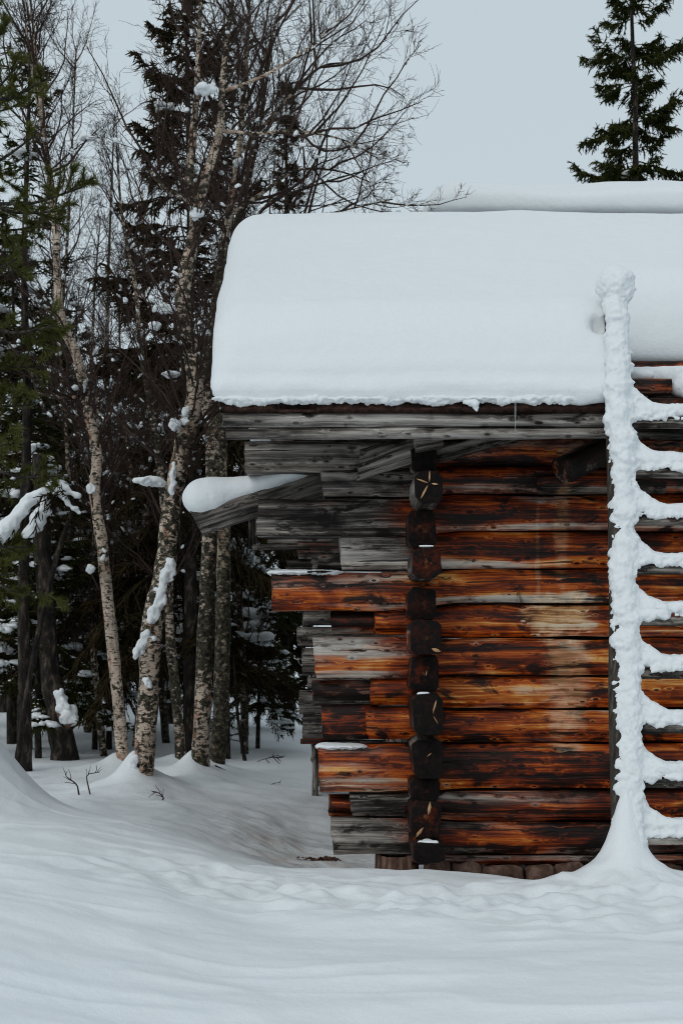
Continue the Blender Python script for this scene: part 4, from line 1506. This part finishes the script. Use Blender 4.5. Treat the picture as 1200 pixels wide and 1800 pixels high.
def put_spruce(name, label, px, d, meshes, group=None, scale=1.0, rot=0.0, cat='spruce', zoff=0.0):
    x, y = (px - 600) * d / F, d + CY
    root = thing(name, label, cat, (x, y, gh(x, y) + zoff), group)
    root.scale = (scale, scale, scale)
    root.rotation_euler = (0, 0, rot)
    for nm, me in zip(('trunk', 'crown', 'snow_load'), meshes):
        if me is None:
            continue
        o = bpy.data.objects.new(nm, me)
        COL.objects.link(o)
        o.parent = root
        if nm in ('snow_load', 'crown'):
            o['kind'] = 'stuff'
    return root


put_spruce('spruce_tree', 'tall dark spruce rising behind the thick leaning birch', 332, 15.0, spruce_mesh(1, 8.6, 1.75, 0.75, 0.9, 19, True, 1.1, 70, 1.25, rise=.25, fat=1.1), rot=0.4)
put_spruce('spruce_tree', 'narrow spire-shaped spruce standing behind the left end of the snowy roof', 503, 20.0, spruce_mesh(2, 9.25, 0.55, 0.8, 0.5, 24, True, 0.9, 14, 1.9, 0.07, .3), rot=1.0)
put_spruce('spruce_tree', 'tall open spruce silhouetted above the storehouse roof', 1112, 22.0, spruce_mesh(37, 12.6, 1.2, 0.28, 1.0, 19, False, 1.15, 60, 1.5, .12, .12, 1.1, 6, (.2, 1.1)), rot=2.2)
put_spruce('spruce_tree', 'thin sparse spruce among bare birch tops beside the near pine', 48, 16.0, spruce_mesh(4, 8.0, 1.15, 0.7, 0.6, 11, False, .9, 40, 0.8), rot=0.2)
KA = spruce_mesh(5, 6.5, 1.7, 0.75, 1.15, 18, False, 1.1, 900, rise=.3)
KB = spruce_mesh(6, 5.2, 1.6, 0.7, 0.95, 19, False, 1.15, 900, rise=.3)
KC = spruce_mesh(7, 7.5, 1.6, 0.8, 1.3, 16, True, 1.1, 700, rise=.3)
SL = ['tall brownish spruce close behind the near green pine', 'dark spruce between the near pine and the slender pale birch', 'full dark spruce right behind the slender pale birch',
      'brownish spruce behind the slender pale birch, topping its neighbours', 'low broad spruce between the slender birch and the thick birch', 'short dark spruce beyond the gap between slender and thick birches',
      'dark spruce just behind the thick leaning birch on its open side', 'brownish spruce beyond the tall dark spruce and the thick birch', 'dark spruce behind the lichen-crusted birch pair',
      'short spruce behind the mossy birch, towards the cabin', 'lowest small spruce with boughs hanging over open snow beside the cabin tails', 'squat spruce beside the bent sapling with snow slabs']
LB = 'far dark snow-flecked spruce deep in the forest behind the birches'
GB = 'spruces of the forest behind the birches'
for k, (px, d, top, m, H) in enumerate([(-40, 15.0, 330, KC, 7.5), (25, 17.0, 420, KA, 6.5), (95, 18.0, 560, KA, 6.5), (135, 21.0, 520, KC, 7.5), (165, 16.0, 860, KB, 5.2), (215, 19.0, 720, KB, 5.2),
                                         (262, 18.0, 600, KA, 6.5), (300, 21.0, 520, KC, 7.5), (385, 17.5, 640, KA, 6.5), (430, 20.0, 700, KB, 5.2), (455, 16.5, 1010, KB, 5.2), (70, 14.6, 780, KB, 5.2),
                                         (5, 24.0, 350, KC, 7.5), (190, 25.0, 640, KC, 7.5), (350, 25.0, 620, KA, 6.5), (410, 31.0, 700, KC, 7.5),
                                         (245, 30.0, 700, KB, 5.2), (110, 31.0, 600, KA, 6.5), (-90, 20.0, 300, KA, 6.5), (320, 36.0, 760, KC, 7.5), (500, 40.0, 960, KA, 6.5), (60, 38.0, 640, KC, 7.5), (-150, 26.0, 380, KC, 7.5), (600, 46.0, 1000, KB, 5.2)]):
    x, y = (px - 600) * d / F, d + CY
    want = ZC + (1130 - top) * d / F - gh(x, y)
    put_spruce('forest_spruce', SL[k] if k < len(SL) else LB, px, d, m, GB, max(.45, want / H), k * 1.37)

# heavy pillows of snow on the low spruce that hangs over the open snow beside the cabin
low = [o for o in COL.objects if o.name.startswith('forest_spruce') and o['label'].startswith('lowest small')][0]
rn = random.Random(77)
Minv = (Matrix.Translation(low.location) @ low.rotation_euler.to_matrix().to_4x4() @ Matrix.Diagonal((*low.scale, 1.0))).inverted()
for (px, py, w, hh) in [(440, 1078, 30, 11), (448, 1098, 24, 8), (452, 1120, 26, 9), (432, 985, 16, 22), (418, 955, 12, 9), (410, 1000, 9, 7), (470, 1136, 12, 7), (425, 1040, 12, 7), (480, 1062, 10, 6), (318, 1070, 12, 18), (322, 1110, 9, 10)]:
    d_ = 16.2 + rn.uniform(-.3, .3)
    c = P(px, py, d_)
    a, b = w * d_ / F, hh * d_ / F
    prim = [(c[0], c[1], c[2], a * .6, a * .45, b * .6)]
    for q in range(9):
        prim.append((c[0] + rn.uniform(-.75, .75) * a, c[1] + rn.uniform(-.4, .4) * a, c[2] + rn.uniform(-.5, .4) * b, a * rn.uniform(.2, .38), a * rn.uniform(.2, .35), b * rn.uniform(.35, .6)))
    o = snow_blob('snow_pillow', prim, None, 0.02, 0.05, 0.015, 12)
    o.parent = low
    o.matrix_parent_inverse = Minv

# ---------------------------------------------------------------- near pine on the left, trunk just outside the view
pd = 8.4
base = np.array(((-150 - 600) * pd / F, pd + CY, 0.0))
base[2] = gh(base[0], base[1]) - 0.05
pine = thing('pine_tree', 'green pine reaching in over the drift mound, its needled boughs nearest', 'pine', base)
bag = Bag()
zz = np.linspace(-0.3, 6.2, 16)
bag.tubes(np.stack([base[0] + .04 * np.sin(zz), base[1] + .03 * np.cos(zz * .8), base[2] + zz], -1), np.clip(.13 - .017 * zz, .015, None), 10)
link('trunk', bag.mesh('trunk', (M_SPRUCEBARK,), True), pine)
TIPS = [(12, 55, 3), (30, 118, 4), (88, 136, 6), (22, 190, 4), (62, 238, 5), (150, 327, 6), (100, 372, 6), (70, 398, 5), (20, 300, 4), (100, 572, 6), (52, 645, 5), (55, 712, 5), (112, 836, 6), (48, 962, 4), (88, 1045, 4), (20, 1010, 4), (30, 455, 4), (15, 780, 4)]
wood, needles, sprims = Bag(), Bag(), []
rng = np.random.default_rng(91)
for k, (px, py, sz) in enumerate(TIPS):
    d = pd - 0.9 + 0.35 * rng.standard_normal()
    tip = P(px, py, d)
    st = np.array((base[0], base[1], tip[2] + 0.30))
    m1 = st + (tip - st) * .4 + np.array((0, 0, -.03))
    m2 = st + (tip - st) * .75 + np.array((0, 0, -.06))
    poly = np.array([st, m1, m2, tip])[None]
    u = np.linspace(0, 1, 12)
    B = np.stack([np.interp(u, [0, .4, .75, 1], poly[0, :, c_]) for c_ in range(3)], -1)[None]
    wood.tubes(B, np.linspace(.018, .004, 12), 5)
    bl = float(np.linalg.norm(tip - st))
    S1, L1, _ = children(rng, B, np.array([0.34]), 1 + sz, 0.55, 0.97, (20, 50), 0.35, 0.9, 0.06, 5, 0.10, 0.35)
    S2, L2, _ = children(rng, S1, L1, 2, 0.3, 0.9, (25, 55), 0.35, 0.7, 0.05, 5, 0.1, 0.3)
    wood.tubes(S1, np.linspace(.005, .002, 5), 3)
    wood.tubes(S2, np.linspace(.003, .0015, 5), 3)
    endp = B[:, 7:12]
    shoots = np.concatenate([S1, S2, endp])
    nn = 130
    idx = np.repeat(np.arange(len(shoots)), nn)
    t = rng.uniform(.1, 1, len(idx))
    p, tan = at(shoots[idx], t)
    rv = rng.standard_normal((len(idx), 3))
    perp = norm(rv - (rv * tan).sum(1, keepdims=True) * tan)
    dn = norm(tan * 1.0 + perp * rng.uniform(.5, 1.1, (len(idx), 1)))
    ln = rng.uniform(.03, .055, len(idx))
    wv = norm(np.cross(dn, rng.standard_normal((len(idx), 3)))) * .0015
    V = np.stack([p - wv, p + wv, p + dn * ln[:, None]], 1).reshape(-1, 3)
    needles.add(V, None, np.arange(len(V)).reshape(-1, 3))
link('branches', wood.mesh('branches', (M_SPRUCEBARK,)), pine)
link('needles', needles.mesh('needles', (M_PINE,)), pine)

# ---------------------------------------------------------------- bough bent down under snow, on a spruce behind the pine
d = 12.2
sb = thing('spruce_sapling', 'young bent spruce bowed under hanging slabs of snow beside the slender birch', 'spruce', (*P(30, 1340, d)[:2], gh(*P(30, 1340, d)[:2])))
bb = Bag()
c0 = P(30, 1345, d)
stem = [c0, P(60, 1150, d), P(100, 980, d), P(128, 885, d), P(100, 860, d), P(60, 890, d), P(20, 945, d), P(-10, 990, d)]
C, R = tree_trunk(bb, stem, [.03, .026, .022, .016, .014, .011, .008, .005], 6, 4)
link('trunk', bb.mesh('trunk', (M_SPRUCEBARK,)), sb)
rng = np.random.default_rng(5)
S, L, _ = children(rng, C[None, 14:], np.array([.45]), 60, 0.0, 1, (30, 80), .3, 1.0, -.35, 5, .15, .3)
bb = Bag()
bb.tubes(S, np.linspace(.006, .002, 5), 3)
S3, L3, _ = children(rng, S, L, 8, .2, 1, (25, 60), .2, .5, -.2, 3, .1, .3)
bb.tubes(S3, np.linspace(.007, .003, 3), 3)
link('branches', bb.mesh('branches', (M_NEEDLE_B,)), sb)
pr = []
rn = random.Random(8)
for (x0, y0, x1, y1, r0, r1) in [(135, 875, 95, 858, 8, 12), (95, 858, 50, 885, 12, 14), (50, 885, 10, 935, 14, 15), (10, 935, -15, 975, 15, 12), (72, 900, 66, 925, 9, 14), (60, 930, 48, 945, 12, 8), (100, 870, 140, 905, 8, 5), (80, 880, 84, 905, 8, 6)]:
    for s in np.linspace(0, 1, 6):
        r = (r0 + (r1 - r0) * s) * d / F * rn.uniform(.7, 1.15)
        c = P(x0 + (x1 - x0) * s + rn.uniform(-3, 3), y0 + (y1 - y0) * s, d - .03)
        pr.append((c[0], c[1], c[2] + .02, r * 1.1, r, r * .8))
snow_blob('snow_slab', pr, sb, 0.016, 0.025, 0.014, 16)

# ---------------------------------------------------------------- broken dark trunk with a snowy stub, left
d = 14.2
c0 = P(118, 1362, d)
snag = thing('dead_spruce', 'dark leaning spruce trunk with a snow-topped broken limb stub', 'tree', c0)
bb = Bag()
C, R = tree_trunk(bb, [c0 - np.array((0, 0, .3)), P(118, 1362, d), P(104, 1260, d), P(86, 1150, d), P(78, 1000, d), P(70, 800, d)], [.17, .15, .12, .10, .09, .07], 10, 6)
link('trunk', bb.mesh('trunk', (M_SPRUCEBARK,)), snag)
bb = Bag()
bb.tubes(np.array([P(98, 1240, d), P(112, 1258, d - .1), P(128, 1278, d - .15)]), np.array([.06, .06, .055]), 8)
o = link('limb_stub', bb.mesh('limb_stub', (M_BARK,)), snag)
pr = []
rn = random.Random(21)
for x_, y_, r_, h_ in [(112, 1240, 13, 16), (122, 1255, 14, 16), (128, 1266, 10, 10), (104, 1222, 8, 14)]:
    for q in range(7):
        c = P(x_ + rn.uniform(-.8, .8) * r_, y_ + rn.uniform(-.8, .8) * h_, d - .15 + rn.uniform(-.03, .05))
        k_ = rn.uniform(.3, .65) * r_ * d / F
        pr.append((c[0], c[1], c[2], k_, k_, k_ * 1.1))
snow_blob('snow_clump', pr, snag, 0.012, 0.04, 0.010, 20)

# dark bare trunks deeper in the stand
for k, (px, py, d, w, top) in enumerate([(338, 1352, 14.4, 24, 820), (46, 1372, 12.9, 22, 700), (193, 1345, 16.0, 10, 800), (400, 1352, 14.6, 12, 900)]):
    c0 = P(px, py, d)
    lab = ['thick black spruce trunk directly behind the lichen-crusted birch', 'dark bare trunk rising from behind the drift mound', 'thin dark trunk standing behind the slender pale birch', 'thin dark trunk behind the mossy birch'][k]
    root = thing('bare_spruce', lab, 'tree', c0)
    bb = Bag()
    path = [P(px + rx, y_, d) for rx, y_ in zip((0, -2, -4, -3, 0, 2), np.linspace(py, top, 6))]
    C, R = tree_trunk(bb, [c0 - np.array((0, 0, .4))] + path, np.array([1.2, 1.1, 1, .95, .9, .8, .6]) * w * d / F / 2, 9, k)
    link('trunk', bb.mesh('trunk', (M_SPRUCEBARK,)), root)
    S, L, _ = children(rng, C[None], np.array([.7]), 26, .3, 1, (60, 95), .3, 1.0, -.2, 5, .15, .2)
    S2, L2, _ = children(rng, S, L, 6, .2, 1, (30, 60), .2, .5, -.1, 4, .15, .2)
    bb = Bag()
    bb.tubes(S, np.linspace(.008, .002, 5), 3)
    bb.tubes(S2, np.linspace(.004, .0015, 4), 3)
    link('branches', bb.mesh('branches', (M_NEEDLE_B,)), root)

# slanting spruce sapling by the path and dead twigs in the snow
d = 14.5
c0 = P(434, 1358, d)
root = thing('spruce_sapling', 'scraggly leaning sapling on the open snow between birches and cabin', 'sapling', c0)
bb = Bag()
C, R = tree_trunk(bb, [c0 - np.array((0, 0, .1)), P(434, 1358, d), P(424, 1300, d), P(416, 1240, d), P(410, 1150, d)], [.028, .025, .022, .016, .006], 6, 2)
S, L, _ = children(rng, C[None], np.array([.4]), 26, .2, 1, (50, 90), .4, 1.1, -.15, 5, .12, .3)
S2, L2, _ = children(rng, S, L, 7, .2, 1, (30, 60), .25, .5, -.1, 3, .12, .3)
b2 = Bag()
b2.tubes(S, np.linspace(.006, .002, 5), 3)
b2.tubes(S2, np.linspace(.006, .003, 3), 3)
link('trunk', bb.mesh('trunk', (M_SPRUCEBARK,)), root)
link('branches', b2.mesh('branches', (M_NEEDLE_B,)), root)


def twig(label, pts, d, r, seed, name='twig', kids=6, kl=.12):
    rg = np.random.default_rng(seed)
    W_ = np.array([P(a, b, d) for a, b in pts])
    g = gh(W_[0][0], W_[0][1])
    W_[:, 2] += g - W_[0][2] - 0.02
    root = link(name, None)
    bag = Bag()
    u = np.linspace(0, len(W_) - 1, 8)
    B = np.stack([np.interp(u, np.arange(len(W_)), W_[:, c_]) for c_ in range(3)], -1)
    bag.tubes(B, np.linspace(r, r * .35, 8), 4)
    if kids:
        S, L, _ = children(rg, B[None], np.array([kl]), kids, .3, 1, (25, 60), .4, 1.0, .1, 4, .2, .3)
        bag.tubes(S, np.linspace(r * .5, r * .25, 4), 3)
    me = bag.mesh(name, (M_TWIG,))
    bpy.data.objects.remove(root)
    c = B[0]
    me.transform(Matrix.Translation(-Vector(c)))
    o = link(name, me, None, c)
    o['label'] = label
    o['category'] = 'twig'
    return o


twig('bare twig poking from the snow left of the thick birch, forked low', [(140, 1418), (136, 1395), (122, 1385), (116, 1380)], 10.6, .007, 1)
twig('upright bare shoot with a bent tip beside the thick birch', [(160, 1415), (154, 1390), (152, 1375), (170, 1372), (176, 1371)], 10.6, .006, 2)
twig('hooked dead twig lying on snow right of the thick birch', [(284, 1428), (288, 1418), (280, 1410), (268, 1408)], 10.4, .007, 3)
twig('dark fallen stick leaning from the mossy birch into snow', [(405, 1380), (392, 1372), (378, 1364)], 12.3, .016, 4, 'stick', 0)
twig('short twig lying on smooth snow before the cabin tails', [(470, 1390), (482, 1385), (494, 1383)], 12.0, .005, 5, kids=2, kl=.06)

# litter of bark chips in the hollow under the tails
bag = Bag()
rg = np.random.default_rng(44)
for k in range(70):
    px, py = rg.normal(565, 14), 1497 + rg.normal(0, 2.2)
    d = 9.2
    c = P(px, py, d)
    c[2] = gh(c[0], c[1]) + .006
    a = rg.uniform(0, 6.28)
    l, w = rg.uniform(.012, .04), rg.uniform(.004, .012)
    e1 = np.array((math.cos(a), math.sin(a), rg.uniform(-.3, .5))) * l
    e2 = np.array((-math.sin(a), math.cos(a), rg.uniform(-.3, .3))) * w
    up = np.array((0, 0, .006))
    V = np.array([c - e1 - e2, c + e1 - e2, c + e1 + e2, c - e1 + e2, c - e1 * .8 - e2 * .8 + up, c + e1 * .8 - e2 * .8 + up, c + e1 * .8 + e2 * .8 + up, c - e1 * .8 + e2 * .8 + up])
    bag.add(V, [(4, 5, 6, 7), (0, 1, 5, 4), (1, 2, 6, 5), (2, 3, 7, 6), (3, 0, 4, 7)])
o = link('bark_litter', bag.mesh('bark_litter', (M_BARK,)))
o['kind'] = 'stuff'
o['label'] = 'small heap of brown bark chips on snow beneath the log tails'
o['category'] = 'litter'

# snow-laden bench far back on the open snow
d = 24.0
c0 = P(487, 1276, d)
c0[2] = gh(c0[0], c0[1])
bench = thing('bench', 'dark plank bench capped with snow on the open ground far behind', 'bench', c0)
for dz, dy in ((.12, 0), (.30, .12)):
    beam('plank', c0 + np.array((-.16, dy, dz)), c0 + np.array((.16, dy, dz)), .16, .07, bench, .2, .6, seed=int(dz * 100))
    snow_blob('snow_cap', [('cap', c0 + np.array((-.13, dy, dz + .07)), c0 + np.array((.13, dy, dz + .07)), .045, .045)], bench, .02, .02, .005)
for dx in (-.13, .13):
    beam('leg', c0 + np.array((dx, .06, -.1)), c0 + np.array((dx, .08, .32)), .05, .06, bench, .2, .6, seed=3)
